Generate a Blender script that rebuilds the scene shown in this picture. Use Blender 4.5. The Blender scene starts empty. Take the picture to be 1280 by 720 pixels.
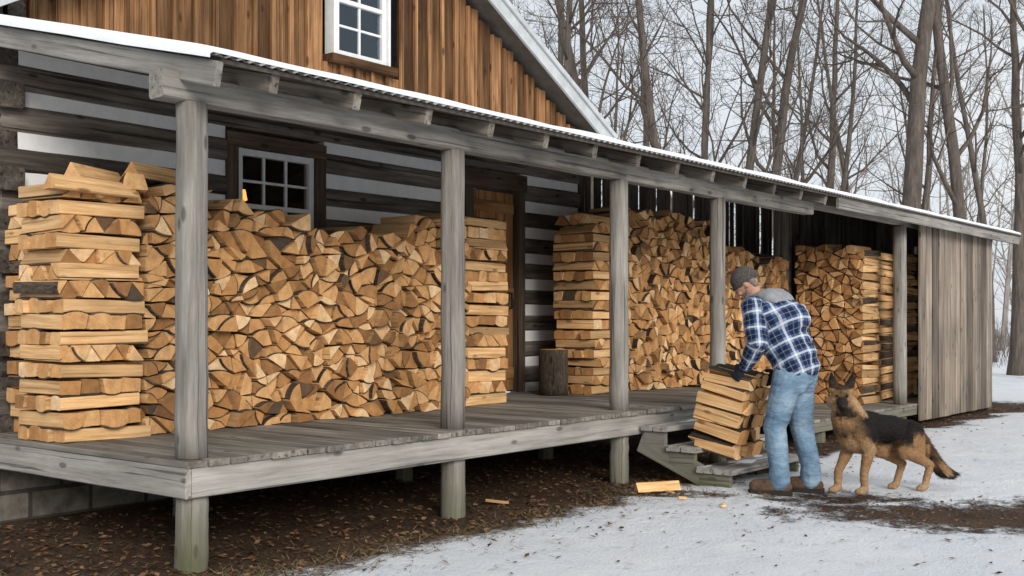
import bpy, bmesh, math, random
from mathutils import Vector, Matrix, noise, geometry
R = math.radians
rnd = random.Random(11)
COL = bpy.context.scene.collection
F = 1400.0
CAM = Vector((-3.68, -5.19, 1.35))
AN = R(38.7)
V = Vector((math.cos(AN), math.sin(AN), 0)); RT = Vector((math.sin(AN), -math.cos(AN), 0))
X = Vector((1, 0, 0)); Y = Vector((0, 1, 0)); Z = Vector((0, 0, 1))
def W(px, py, d): return CAM + V*d + RT*((px-640)/F*d) + Z*((403-py)/F*d)
def depth(p): return (p-CAM).dot(V)
def sstep(a, b, x):
    t = max(0, min(1, (x-a)/(b-a))); return t*t*(3-2*t)
def ordn(n):
    return f"{n}{'th' if 10 <= n % 100 <= 20 else {1:'st',2:'nd',3:'rd'}.get(n % 10,'th')}"

# ------------------------------------------------------------------ materials
def nd(nt, t, ins=None, **props):
    n = nt.nodes.new(t)
    for k, v in props.items(): setattr(n, k, v)
    for k, v in (ins or {}).items():
        if isinstance(v, bpy.types.NodeSocket): nt.links.new(v, n.inputs[k])
        else: n.inputs[k].default_value = v
    return n
def c4(c): return (c[0], c[1], c[2], 1)
def newmat(name):
    m = bpy.data.materials.new(name); m.use_nodes = True
    nt = m.node_tree; nt.nodes.clear()
    out = nt.nodes.new('ShaderNodeOutputMaterial')
    b = nt.nodes.new('ShaderNodeBsdfPrincipled'); nt.links.new(b.outputs[0], out.inputs[0])
    b.inputs['Specular IOR Level'].default_value = .2
    return m, nt, b, out
def ramp(nt, fac, stops):
    n = nt.nodes.new('ShaderNodeValToRGB'); nt.links.new(fac, n.inputs[0])
    e = n.color_ramp.elements
    while len(e) < len(stops): e.new(.5)
    for el, (p, c) in zip(e, stops): el.position = p; el.color = c4(c)
    return n.outputs[0]
def mix(nt, f, a, b, mode='MIX'):
    n = nt.nodes.new('ShaderNodeMixRGB'); n.blend_type = mode
    for k, v in (('Fac', f), ('Color1', a), ('Color2', b)):
        if isinstance(v, bpy.types.NodeSocket): nt.links.new(v, n.inputs[k])
        else: n.inputs[k].default_value = v if k == 'Fac' else c4(v)
    return n.outputs[0]
def math_(nt, op, a, b=0.0, c=0.0):
    n = nt.nodes.new('ShaderNodeMath'); n.operation = op
    for i, v in enumerate((a, b, c)):
        if isinstance(v, bpy.types.NodeSocket): nt.links.new(v, n.inputs[i])
        else: n.inputs[i].default_value = v
    return n.outputs[0]
def maprange(nt, v, a, b, c, d):
    return nd(nt, 'ShaderNodeMapRange', {'Value': v, 'From Min': a, 'From Max': b, 'To Min': c, 'To Max': d}).outputs[0]
def attr(nt, name): return nd(nt, 'ShaderNodeAttribute', attribute_name=name)

def wood(name, cols, s=22, st=.07, tv=.35, rough=.85, bump=.35, moss=0, stain=.5, crack=.75):
    m, nt, b, out = newmat(name)
    g = attr(nt, 'gc').outputs['Vector']
    wv = nd(nt, 'ShaderNodeTexNoise', {'Vector': g, 'Scale': 3.0, 'Detail': 1.0}).outputs['Color']
    g = nd(nt, 'ShaderNodeVectorMath', {0: g, 1: nd(nt, 'ShaderNodeVectorMath', {0: wv, 1: (0, .012, .012)}, operation='MULTIPLY').outputs[0]}, operation='ADD').outputs[0]
    v = nd(nt, 'ShaderNodeVectorMath', {0: g, 1: (s*st, s, s)}, operation='MULTIPLY').outputs[0]
    n1 = nd(nt, 'ShaderNodeTexNoise', {'Vector': v, 'Scale': 1.0, 'Detail': 8.0, 'Roughness': .75}).outputs['Fac']
    col = ramp(nt, n1, [(.28, cols[0]), (.5, cols[1]), (.72, cols[2])])
    v2 = nd(nt, 'ShaderNodeVectorMath', {0: g, 1: (1.3, 5, 5)}, operation='MULTIPLY').outputs[0]
    n2 = nd(nt, 'ShaderNodeTexNoise', {'Vector': v2, 'Scale': 1.0, 'Detail': 4.0}).outputs['Fac']
    k = maprange(nt, n2, .3, .7, 1-stain, 1+stain*.5)
    t = maprange(nt, attr(nt, 'tone').outputs['Fac'], 0, 1, 1-tv, 1+tv)
    kk = math_(nt, 'MULTIPLY', k, t)
    cc = nd(nt, 'ShaderNodeCombineXYZ', {0: kk, 1: kk, 2: kk}).outputs[0]
    col = mix(nt, 1.0, col, cc, 'MULTIPLY')
    v3 = nd(nt, 'ShaderNodeVectorMath', {0: g, 1: (s*st*.35, s*1.4, s*1.4)}, operation='MULTIPLY').outputs[0]
    n3 = nd(nt, 'ShaderNodeTexNoise', {'Vector': v3, 'Scale': 1.0, 'Detail': 2.0}).outputs['Fac']
    cr = maprange(nt, n3, .33, .39, crack, 0)
    dk = (cols[0][0]*.35, cols[0][1]*.35, cols[0][2]*.35)
    col = mix(nt, cr, col, dk)
    v4 = nd(nt, 'ShaderNodeVectorMath', {0: g, 1: (3.2, 8, 8)}, operation='MULTIPLY').outputs[0]
    vo = nd(nt, 'ShaderNodeTexVoronoi', {'Vector': v4, 'Scale': 1.0}).outputs['Distance']
    col = mix(nt, maprange(nt, vo, .10, .17, .7, 0), col, dk)
    if moss:
        z = nd(nt, 'ShaderNodeSeparateXYZ', {0: nd(nt, 'ShaderNodeNewGeometry').outputs['Position']}).outputs[2]
        mf = math_(nt, 'MULTIPLY', maprange(nt, z, .05, .5, moss, 0), maprange(nt, n2, .35, .6, .3, 1))
        col = mix(nt, mf, col, (.085, .09, .035))
    nt.links.new(col, b.inputs['Base Color']); b.inputs['Roughness'].default_value = rough
    hh = math_(nt, 'SUBTRACT', n1, math_(nt, 'MULTIPLY', cr, .8))
    bp = nd(nt, 'ShaderNodeBump', {'Height': hh, 'Strength': bump, 'Distance': .01})
    nt.links.new(bp.outputs[0], b.inputs['Normal'])
    return m

def noisy(name, cols, scale=8, rough=.8, bump=.2, detail=6, dist=.01, coord='Object'):
    m, nt, b, out = newmat(name)
    co = nd(nt, 'ShaderNodeTexCoord').outputs[coord]
    n = nd(nt, 'ShaderNodeTexNoise', {'Vector': co, 'Scale': scale, 'Detail': float(detail), 'Roughness': .65}).outputs['Fac']
    nt.links.new(ramp(nt, n, [(.3, cols[0]), (.7, cols[-1])]), b.inputs['Base Color'])
    b.inputs['Roughness'].default_value = rough
    bp = nd(nt, 'ShaderNodeBump', {'Height': n, 'Strength': bump, 'Distance': dist})
    nt.links.new(bp.outputs[0], b.inputs['Normal'])
    return m

def firewood_end():
    m, nt, b, out = newmat('cut_wood_end')
    g = attr(nt, 'gc').outputs['Vector']
    t = attr(nt, 'tone').outputs['Fac']
    col = ramp(nt, t, [(0, (.085, .065, .048)), (.05, (.25, .12, .046)), (.4, (.53, .265, .098)), (.75, (.68, .385, .165)), (1, (.82, .56, .31))])
    v = nd(nt, 'ShaderNodeVectorMath', {0: g, 1: (0, 16, 16)}, operation='MULTIPLY').outputs[0]
    n1 = nd(nt, 'ShaderNodeTexNoise', {'Vector': v, 'Scale': 1.0, 'Detail': 3.0, 'Roughness': .5}).outputs['Fac']
    v2 = nd(nt, 'ShaderNodeVectorMath', {0: g, 1: (0, 60, 240)}, operation='MULTIPLY').outputs[0]
    n2 = nd(nt, 'ShaderNodeTexNoise', {'Vector': v2, 'Scale': 1.0, 'Detail': 2.0}).outputs['Fac']
    k = math_(nt, 'MULTIPLY', maprange(nt, n1, .3, .7, .75, 1.12), maprange(nt, n2, .35, .65, .84, 1.08))
    cc = nd(nt, 'ShaderNodeCombineXYZ', {0: k, 1: k, 2: k}).outputs[0]
    nt.links.new(mix(nt, 1.0, col, cc, 'MULTIPLY'), b.inputs['Base Color'])
    b.inputs['Roughness'].default_value = .85
    bp = nd(nt, 'ShaderNodeBump', {'Height': n2, 'Strength': .3, 'Distance': .004})
    nt.links.new(bp.outputs[0], b.inputs['Normal'])
    return m

M_END = firewood_end()
M_SPLIT = wood('split_wood_side', [(.38, .20, .08), (.64, .385, .175), (.82, .58, .33)], s=40, st=.05, tv=.36, stain=.35, crack=.5)
M_BARK = wood('firewood_bark', [(.03, .022, .016), (.085, .062, .045), (.19, .15, .11)], s=55, st=.3, tv=.4, bump=.9)
M_GREY = wood('weathered_grey_timber', [(.15, .135, .115), (.28, .26, .23), (.42, .395, .36)], s=30, st=.05, tv=.12, moss=.85, stain=.35)
M_RIM = wood('pale_grey_plank', [(.19, .18, .16), (.33, .31, .28), (.46, .44, .405)], s=30, st=.05, tv=.12, stain=.35)
M_DECK = wood('deck_plank', [(.13, .115, .095), (.26, .235, .20), (.38, .35, .31)], s=30, st=.05, tv=.3, stain=.5)
M_RAFT = wood('dark_rafter_timber', [(.09, .078, .065), (.20, .175, .145), (.31, .28, .24)], s=26, st=.05, tv=.25)
M_LOG = wood('hewn_log', [(.045, .037, .03), (.135, .114, .096), (.27, .235, .20)], s=18, st=.06, tv=.35, bump=.9)
M_GABLE = wood('stained_board', [(.075, .034, .014), (.235, .118, .052), (.43, .255, .125)], s=34, st=.03, tv=.6, stain=.55)
M_SHED = wood('shed_board', [(.115, .09, .068), (.235, .19, .152), (.36, .31, .262)], s=30, st=.03, tv=.45, stain=.4)
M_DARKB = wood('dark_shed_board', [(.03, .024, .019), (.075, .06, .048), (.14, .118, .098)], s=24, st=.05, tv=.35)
M_DOOR = wood('door_wood', [(.18, .08, .03), (.36, .175, .07), (.52, .28, .12)], s=24, st=.05, tv=.15)
M_TRIM = wood('dark_brown_trim', [(.045, .031, .021), (.095, .067, .048), (.16, .12, .09)], s=24, st=.05, tv=.2)
M_CHINK = noisy('lime_chinking', [(.78, .785, .78), (.90, .905, .90)], 9, .95, .4)
M_WHITE = noisy('white_paint', [(.66, .67, .66), (.80, .81, .80)], 12, .5, .1)
M_RAKE = noisy('grey_painted_trim', [(.40, .42, .43), (.56, .58, .59)], 7, .6, .15)
M_SNOW = noisy('snow', [(.78, .81, .85), (.87, .885, .91)], 7, .6, .5, dist=.02)
M_METAL = noisy('aged_metal_sheet', [(.20, .19, .18), (.36, .35, .34)], 5, .5, .1)
M_SHEATH = noisy('roof_sheathing', [(.08, .066, .053), (.15, .128, .105)], 5, .9, .2)
M_IRON = noisy('black_iron', [(.015, .015, .015), (.03, .03, .03)], 10, .5, .1)
M_PAINTED_DIM = noisy('painted_dim_interior', [(.02, .014, .01), (.035, .025, .018)], 3, .9, .1)  # near-black colour paints in the gloom of the unlit room

def stone_mat():
    m, nt, b, out = newmat('foundation_stone')
    co = nd(nt, 'ShaderNodeTexCoord').outputs['Object']
    mp = nd(nt, 'ShaderNodeMapping', {'Vector': co, 'Rotation': (R(90), 0, 0)}).outputs[0]
    bt = nd(nt, 'ShaderNodeTexBrick', {'Vector': mp, 'Color1': c4((.13, .118, .10)), 'Color2': c4((.20, .18, .155)), 'Mortar': c4((.07, .062, .055)), 'Scale': 1.0,
            'Mortar Size': .015, 'Brick Width': .45, 'Row Height': .2})
    n = nd(nt, 'ShaderNodeTexNoise', {'Vector': co, 'Scale': 9.0, 'Detail': 6.0}).outputs['Fac']
    nt.links.new(mix(nt, .8, bt.outputs[0], ramp(nt, n, [(.3, (.4, .4, .38)), (.7, (1.2, 1.2, 1.15))]), 'MULTIPLY'), b.inputs['Base Color'])
    b.inputs['Roughness'].default_value = .95
    h = math_(nt, 'SUBTRACT', n, bt.outputs['Fac'])
    nt.links.new(nd(nt, 'ShaderNodeBump', {'Height': h, 'Strength': .8, 'Distance': .03}).outputs[0], b.inputs['Normal'])
    return m
M_STONE = stone_mat()

def glass_mat():
    m, nt, b, out = newmat('window_glass')
    nt.nodes.remove(b)
    tr = nd(nt, 'ShaderNodeBsdfTransparent', {'Color': (.7, .73, .76, 1)})
    gl = nd(nt, 'ShaderNodeBsdfGlossy', {'Color': (.7, .8, .9, 1), 'Roughness': .03})
    ms = nd(nt, 'ShaderNodeMixShader', {0: .08, 1: tr.outputs[0], 2: gl.outputs[0]})
    nt.links.new(ms.outputs[0], out.inputs[0])
    return m
M_GLASS = glass_mat()

def bark_mat(name, c):
    m, nt, b, out = newmat(name)
    co = nd(nt, 'ShaderNodeTexCoord').outputs['Object']
    mp = nd(nt, 'ShaderNodeMapping', {'Vector': co, 'Scale': (14, 14, 2.2)}).outputs[0]
    n = nd(nt, 'ShaderNodeTexNoise', {'Vector': mp, 'Scale': 1.0, 'Detail': 6.0, 'Roughness': .7}).outputs['Fac']
    nt.links.new(ramp(nt, n, [(.3, [q*.45 for q in c]), (.55, c), (.75, [q*1.7 for q in c])]), b.inputs['Base Color'])
    b.inputs['Roughness'].default_value = .95
    nt.links.new(nd(nt, 'ShaderNodeBump', {'Height': n, 'Strength': .7, 'Distance': .03}).outputs[0], b.inputs['Normal'])
    return m
M_TRUNK = bark_mat('tree_bark', (.125, .103, .088))
M_TWIG = bark_mat('branch_bark', (.13, .105, .087))
M_FAR_HAZE = bark_mat('haze_paled_bark', (.32, .285, .26))  # bark colour lightened to paint in aerial haze on the far trees
M_BRUSH = bark_mat('brush_bark', (.20, .16, .13))

def ground_mat():
    m, nt, b, out = newmat('snowy_ground')
    co = nd(nt, 'ShaderNodeNewGeometry').outputs['Position']
    s = attr(nt, 'snow').outputs['Fac']
    n1 = nd(nt, 'ShaderNodeTexNoise', {'Vector': co, 'Scale': 5.0, 'Detail': 9.0, 'Roughness': .72}).outputs['Fac']
    n2 = nd(nt, 'ShaderNodeTexNoise', {'Vector': co, 'Scale': 45.0, 'Detail': 5.0, 'Roughness': .7}).outputs['Fac']
    n3 = nd(nt, 'ShaderNodeTexNoise', {'Vector': co, 'Scale': 1.4, 'Detail': 4.0}).outputs['Fac']
    f = math_(nt, 'ADD', s, math_(nt, 'MULTIPLY', math_(nt, 'SUBTRACT', n1, .5), 2.1))
    f = math_(nt, 'ADD', f, math_(nt, 'MULTIPLY', math_(nt, 'SUBTRACT', n2, .5), 1.1))
    f = maprange(nt, f, .34, .66, 0, 1)
    dirt = ramp(nt, n2, [(.3, (.022, .013, .008)), (.5, (.072, .045, .028)), (.72, (.17, .115, .07))])
    dirt = mix(nt, 1.0, dirt, ramp(nt, n3, [(.3, (.65, .6, .55)), (.7, (1.35, 1.3, 1.25))]), 'MULTIPLY')
    snow = ramp(nt, n3, [(.3, (.80, .83, .87)), (.7, (.90, .91, .93))])
    snow = mix(nt, maprange(nt, n2, .66, .77, 0, .45), snow, (.45, .38, .31))
    snow = mix(nt, maprange(nt, n1, .38, .28, 0, .4), snow, (.55, .50, .46))
    nt.links.new(mix(nt, f, dirt, snow), b.inputs['Base Color'])
    b.inputs['Roughness'].default_value = .8
    h = math_(nt, 'ADD', math_(nt, 'MULTIPLY', n1, 1.0), math_(nt, 'MULTIPLY', n2, .4))
    h = math_(nt, 'ADD', h, math_(nt, 'MULTIPLY', f, .5))
    nt.links.new(nd(nt, 'ShaderNodeBump', {'Height': h, 'Strength': .9, 'Distance': .06}).outputs[0], b.inputs['Normal'])
    return m
M_GROUND = ground_mat()
def tone_mat(name, stops, rough=.8):
    m, nt, b, out = newmat(name)
    nt.links.new(ramp(nt, attr(nt, 'tone').outputs['Fac'], stops), b.inputs['Base Color'])
    b.inputs['Roughness'].default_value = rough
    b.inputs['Specular IOR Level'].default_value = .1
    return m
M_LEAF = tone_mat('dead_leaf', [(0, (.03, .016, .009)), (.5, (.11, .055, .027)), (1, (.24, .145, .08))])
M_GRASS = tone_mat('dry_grass_blade', [(0, (.10, .07, .035)), (1, (.32, .24, .13))])

# ------------------------------------------------------------------ mesh helpers
WL = {}
class MB:
    def __init__(s): s.v = []; s.f = []; s.g = []; s.t = []; s.m = []
    def prism(s, prof, p0, ax, ay, az, L, segs=1, jit=0, mi=0, endmi=None, tone=None, taper=1.0, bow=0):
        n = len(prof); b = len(s.v); tone = rnd.random() if tone is None else tone
        ox, oy, oz = rnd.uniform(0, 50), rnd.uniform(0, 50), rnd.uniform(0, 50)
        for k in range(segs+1):
            u = k/segs; x = L*u; sc = 1+(taper-1)*u
            sh = ay*(math.sin(u*3.1416)*bow) + (ay*rnd.uniform(-jit, jit)+az*rnd.uniform(-jit, jit) if segs > 1 else Vector((0, 0, 0)))
            for (a, c) in prof:
                s.v.append(p0+ax*x+ay*(a*sc)+az*(c*sc)+sh+(ay*rnd.uniform(-jit, jit)+az*rnd.uniform(-jit, jit))*.5)
                s.g.append((x+ox, a+oy, c+oz)); s.t.append(tone)
        for k in range(segs):
            for i in range(n):
                j = (i+1) % n
                s.f.append((b+k*n+i, b+k*n+j, b+(k+1)*n+j, b+(k+1)*n+i)); s.m.append(mi)
        e = mi if endmi is None else endmi
        s.f.append(tuple(b+i for i in reversed(range(n)))); s.m.append(e)
        s.f.append(tuple(b+segs*n+i for i in range(n))); s.m.append(e)
    def bar(s, p0, p1, w, h, up=Z, ch=.006, **k):
        ax = (p1-p0); L = ax.length; ax.normalize()
        ay = up.cross(ax)
        if ay.length < 1e-4: ay = X.cross(ax) if abs(ax.x) < .9 else Y.cross(ax)
        ay.normalize(); az = ax.cross(ay)
        s.prism(rect(w, h, ch), p0, ax, ay, az, L, **k)
    def box(s, x0, x1, y0, y1, z0, z1, ax='x', ch=.004, **k):
        cx, cy, cz = (x0+x1)/2, (y0+y1)/2, (z0+z1)/2
        if ax == 'x': s.prism(rect(y1-y0, z1-z0, ch), Vector((x0, cy, cz)), X, Y, Z, x1-x0, **k)
        elif ax == 'y': s.prism(rect(x1-x0, z1-z0, ch), Vector((cx, y0, cz)), Y, -X, Z, y1-y0, **k)
        else: s.prism(rect(x1-x0, y1-y0, ch), Vector((cx, cy, z0)), Z, X, Y, z1-z0, **k)
    def tube(s, pts, rads, n=6, tone=0.5):
        b = len(s.v); u = None
        for k, p in enumerate(pts):
            d = (pts[min(k+1, len(pts)-1)]-pts[max(k-1, 0)]).normalized()
            if u is None:
                u = d.cross(X if abs(d.x) < .8 else Y).normalized()
            else:
                u = (u-d*u.dot(d)).normalized()
            w = d.cross(u)
            for i in range(n):
                a = 6.28318*i/n
                s.v.append(p+(u*math.cos(a)+w*math.sin(a))*rads[k]); s.g.append((0, 0, 0)); s.t.append(tone)
        for k in range(len(pts)-1):
            for i in range(n):
                j = (i+1) % n
                s.f.append((b+k*n+i, b+k*n+j, b+(k+1)*n+j, b+(k+1)*n+i)); s.m.append(0)
        e = b+(len(pts)-1)*n
        s.f.append(tuple(e+i for i in range(n))); s.m.append(0)
        s.f.append(tuple(b+i for i in reversed(range(n)))); s.m.append(0)
    def poly(s, vs, tone=.5, mi=0):
        b = len(s.v)
        for p in vs: s.v.append(p); s.g.append((p.x, p.y, p.z)); s.t.append(tone)
        s.f.append(tuple(range(b, b+len(vs)))); s.m.append(mi)
    def build(s, name, mats, parent=None, smooth=False, origin=None, fix=True):
        if not isinstance(mats, (list, tuple)): mats = [mats]
        if parent is not None: off = WL[parent.name]
        elif origin is not None: off = origin
        else:
            xs = [p.x for p in s.v]; ys = [p.y for p in s.v]; zs = [p.z for p in s.v]
            off = Vector(((min(xs)+max(xs))/2, (min(ys)+max(ys))/2, min(zs)))
        me = bpy.data.meshes.new(name)
        me.from_pydata([p-off for p in s.v], [], s.f)
        if fix:
            bm = bmesh.new(); bm.from_mesh(me); bmesh.ops.recalc_face_normals(bm, faces=bm.faces); bm.to_mesh(me); bm.free()
        a = me.attributes.new('gc', 'FLOAT_VECTOR', 'POINT'); a.data.foreach_set('vector', [q for g in s.g for q in g])
        a = me.attributes.new('tone', 'FLOAT', 'POINT'); a.data.foreach_set('value', s.t)
        for m in mats: me.materials.append(m)
        if len(mats) > 1: me.polygons.foreach_set('material_index', s.m)
        if smooth: me.polygons.foreach_set('use_smooth', [True]*len(me.polygons))
        return link(name, me, parent, off)
def link(name, me, parent, off):
    o = bpy.data.objects.new(name, me); COL.objects.link(o)
    if parent is not None: o.parent = parent
    else: o.location = off
    WL[o.name] = Vector(off)
    return o
def rect(w, h, c=.004):
    a, b = w/2, h/2; c = min(c, a*.6, b*.6)
    return [(-a+c, -b), (a-c, -b), (a, -b+c), (a, b-c), (a-c, b), (-a+c, b), (-a, b-c), (-a, -b+c)]
def circ(n, r, sq=0):
    out = []
    for i in range(n):
        a = 6.28318*i/n; c, s_ = math.cos(a), math.sin(a)
        k = r*(1+sq*(abs(c*s_)*2)**2)
        out.append((c*k, s_*k))
    return out
def empty(name, loc, label, cat, group=None):
    o = bpy.data.objects.new(name, None); COL.objects.link(o); o.location = loc
    o.empty_display_size = .2
    WL[o.name] = Vector(loc); tag(o, label, cat, group); return o
def tag(o, label, cat, group=None, kind=None):
    o['label'] = label; o['category'] = cat
    if group: o['group'] = group
    if kind: o['kind'] = kind
    return o

# ------------------------------------------------------------------ ground
def snowmask(x, y):
    n = noise.noise(Vector((x*1.1, y*1.1, 3)))*.30+noise.noise(Vector((x*3.3, y*3.3, 7)))*.16
    s = sstep(-.22, -.90, y+n)
    s = max(s, sstep(-1.6, -2.2, x+n)); s = max(s, sstep(2.6, 3.6, y+n*1.5)); s = max(s, sstep(15.6, 16.6, x))
    p = Vector((x, y, 0)); q = p-CAM; D = q.dot(V); L = q.dot(RT)
    e = math.sqrt(((L-3.45)/1.65)**2+((D-7.75)/.68)**2)
    e2 = math.sqrt(((L-2.6)/.75)**2+((D-8.5)/.34)**2)
    e3 = math.sqrt(((L-1.3)/.5)**2+((D-8.65)/.2)**2)
    d = max(sstep(1.45, .25, e+n*1.6)*.95, sstep(1.3, .4, e2+n*1.3)*.7, sstep(1.1, .4, e3+n*1.2)*.55)
    return max(0, min(1, s*(1-d*.95)))
def gh(x, y):
    s = snowmask(x, y)
    h = .028*s+noise.noise(Vector((x*.9, y*.9, 0)))*.012+noise.noise(Vector((x*4, y*4, 5)))*.008
    far = max(0, math.hypot(x-4, y+1)-14)
    h += noise.noise(Vector((x*.09, y*.09, 2)))*min(1, far*.05)*.35
    return h
def axis(lo, hi, st, far0, far1):
    a = []; x = lo
    while x <= hi: a.append(x); x += st
    d = st; x = a[-1]
    while x < far1: d *= 1.22; x += d; a.append(x)
    d = st; x = lo; pre = []
    while x > far0: d *= 1.22; x -= d; pre.append(x)
    return pre[::-1]+a
gx = axis(-4, 13, .06, -500, 600); gy = axis(-5.2, 3, .06, -500, 600)
gv = []; gs = []
for y in gy:
    for x in gx:
        gv.append((x, y, gh(x, y))); gs.append(snowmask(x, y))
nx = len(gx)
gf = [(j*nx+i, j*nx+i+1, (j+1)*nx+i+1, (j+1)*nx+i) for j in range(len(gy)-1) for i in range(nx-1)]
me = bpy.data.meshes.new('ground'); me.from_pydata(gv, [], gf)
a = me.attributes.new('snow', 'FLOAT', 'POINT'); a.data.foreach_set('value', gs)
me.polygons.foreach_set('use_smooth', [True]*len(gf)); me.materials.append(M_GROUND)
tag(link('ground', me, None, Vector((0, 0, 0))), 'thin snow over bare brown earth around the cabin', 'ground', kind='structure')

# ------------------------------------------------------------------ cabin
WY = 2.25
cab = empty('log_cabin', (3.4, 5.5, 0), 'old log cabin with white chinking and stained board gable behind the porch', 'cabin')
OPEN = [(1.93, 2.99, 1.72, 2.92), (4.86, 5.78, 0, 2.93)]
def segs_for(z0, z1, x0, x1):
    out = [(x0, x1)]
    for (a, b, c, d) in OPEN:
        if z0 < d-.02 and z1 > c+.02:
            nw = []
            for (p, q) in out:
                if b <= p or a >= q: nw.append((p, q))
                else:
                    if a-p > .05: nw.append((p, a))
                    if q-b > .05: nw.append((b, q))
            out = nw
    return out
lg = MB(); ck = MB()
for k in range(11):
    z0 = .42+.28*k
    hv = .168+rnd.uniform(-.010, .014)
    for (a, b) in segs_for(z0, z0+hv, -.10 if k % 2 else .08, 6.85):
        lg.prism(rect(.2, hv, .022), Vector((a, WY+.1, z0+hv/2)), X, Y, Z, b-a, segs=max(2, int((b-a)/.5)), jit=.0045)
    for (a, b) in segs_for(z0+.175, z0+.28, .1, 6.84):
        ck.box(a, b, WY+.022, WY+.16, z0+hv-.03, z0+.30)
    yy0 = WY-.09 if k % 2 == 0 else WY+.02
    for sx in (.0, 6.66):
        lg.prism(rect(.2, hv, .022), Vector((sx+.1, yy0 if sx < 1 else WY+.21, z0+.14+hv/2-.0)), Y, -X, Z, 9.3-WY, segs=6, jit=.005, tone=.05)
        ck.box(sx+.05, sx+.15, WY+.1, 9.3, z0+hv-.03, z0+.31, ax='y')
lg.build('log_wall', M_LOG, cab); ck.build('chinking', M_CHINK, cab)
fb = MB(); fb.box(.02, 6.84, WY-.06, WY+.3, -.1, .42, ch=.01); fb.box(.02, .3, WY+.3, 9.3, -.1, .42, ax='y', ch=.01)
fb.build('foundation', M_STONE, cab)
def zr(x): return 3.5+.556*(3.4-abs(x-3.4))
GW = (2.98, 3.70, 3.62, 4.75)
gb = MB()
x = .06
while x < 6.74:
    x1 = min(x+.19, 6.76); top = min(zr(x), zr(x1))+.02
    rng = [(3.28, top)]
    if x1 > GW[0]+.01 and x < GW[1]-.01: rng = [(3.28, GW[2]), (GW[3], top)]
    for (a, b) in rng:
        if b-a > .03:
            gb.box(x, x1-.008, 2.2+rnd.uniform(-.006, .006), 2.24, a, b, ax='z', ch=.003)
            gb.box(x-.022, x+.018, 2.160, 2.1925, a, min(b, zr(x)), ax='z', ch=.003, tone=rnd.uniform(.2, 1))
    x += .19
gb.build('gable_wall', M_GABLE, cab)
rf = MB(); sn = MB(); rk = MB()
sl = Vector((1, 0, .556)).normalized()
for sgn in (-1, 1):
    d = Vector((sgn*sl.x, 0, -sl.z)); nrm = Vector((sgn*sl.z, 0, sl.x))
    top = Vector((3.4, 1.94, 5.42)); L = 4.15
    rf.prism(rect(7.6, .07, .005), top+Y*3.8+nrm*.055, d, Y, nrm, L)
    sn.prism(rect(7.55, .05, .02), top+Y*3.8+nrm*.118, d, Y, nrm, L-.02, segs=8, jit=.006)
    rk.prism(rect(.035, .17, .004), top+Y*-.02+nrm*.012, d, Y, nrm, L)
    rk.prism(rect(.03, .05, .004), top+Y*-.055+nrm*.07, d, Y, nrm, L)
roof = rf.build('roof', M_SHEATH, cab); rk.build('rake_board', M_RAKE, cab); sn.build('roof_snow', M_SNOW, cab)

def window(par, x0, x1, z0, z1, yf, cols, rows, trim, tw, silm):
    f = MB(); w = .055
    for (a, b, c, d) in ((x0, x0+w, z0, z1), (x1-w, x1, z0, z1)): f.box(a, b, yf, yf+.07, c, d, ax='z')
    for (c, d) in ((z0, z0+w), (z1-w, z1), ((z0+z1)/2-.02, (z0+z1)/2+.02)): f.box(x0+w-.003, x1-w+.003, yf+.004, yf+.066, c, d)
    win = f.build('window', M_WHITE, par)
    g = MB(); g.box(x0+w-.01, x1-w+.01, yf+.035, yf+.041, z0+w-.01, z1-w+.01, ch=.001); g.build('pane', M_GLASS, win)
    mm = MB()
    for i in range(1, cols):
        xx = x0+w+(x1-x0-2*w)*i/cols; mm.box(xx-.011, xx+.011, yf+.02, yf+.05, z0+w-.002, z1-w+.002, ax='z', ch=.003)
    for i in range(1, rows):
        zz = z0+w+(z1-z0-2*w)*i/rows
        if abs(zz-(z0+z1)/2) > .04: mm.box(x0+w-.002, x1-w+.002, yf+.022, yf+.048, zz-.011, zz+.011, ch=.003)
    mm.build('muntin', M_WHITE, win)
    t = MB()
    for (a, b) in ((x0-tw, x0-.003), (x1+.003, x1+tw)): t.box(a, b, yf-.025, yf+.1, z0-.02, z1+tw, ax='z')
    t.box(x0-tw+.002, x1+tw-.002, yf-.03, yf+.1, z1+.003, z1+tw+.002)
    t.build('window_trim', trim, win)
    s = MB(); s.box(x0-tw-.05, x1+tw+.05, yf-.07, yf+.1, z0-.08, z0-.003); s.build('sill', silm, win)
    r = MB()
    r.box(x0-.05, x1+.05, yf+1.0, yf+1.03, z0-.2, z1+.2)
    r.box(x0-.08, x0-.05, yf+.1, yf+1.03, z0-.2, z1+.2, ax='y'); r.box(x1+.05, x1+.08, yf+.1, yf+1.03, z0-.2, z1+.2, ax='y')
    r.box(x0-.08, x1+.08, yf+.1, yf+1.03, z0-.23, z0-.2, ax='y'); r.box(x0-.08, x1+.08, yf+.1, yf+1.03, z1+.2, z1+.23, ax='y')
    r.build('dark_backing_box', M_PAINTED_DIM, win)  # added box behind the pane, its dark colour standing in for room shade
    return win
window(cab, 2.05, 2.87, 1.84, 2.78, WY+.02, 3, 4, M_TRIM, .12, M_TRIM)
gwin = window(cab, 3.02, 3.66, 3.70, 4.7, 2.17, 2, 4, M_WHITE, .03, M_GABLE)
LX, LY = 2.43, 2.70
lmp = empty('lamp', (LX, LY, 1.62), 'small lit lamp glowing behind the lower cabin window', 'lamp')
lb = MB(); lb.tube([Vector((LX, LY, 1.62)), Vector((LX, LY, 1.66)), Vector((LX, LY, 1.7)), Vector((LX, LY, 2.40))], [.08, .08, .02, .015], 10); lb.build('lamp_base', M_IRON, lmp, True)
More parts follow.
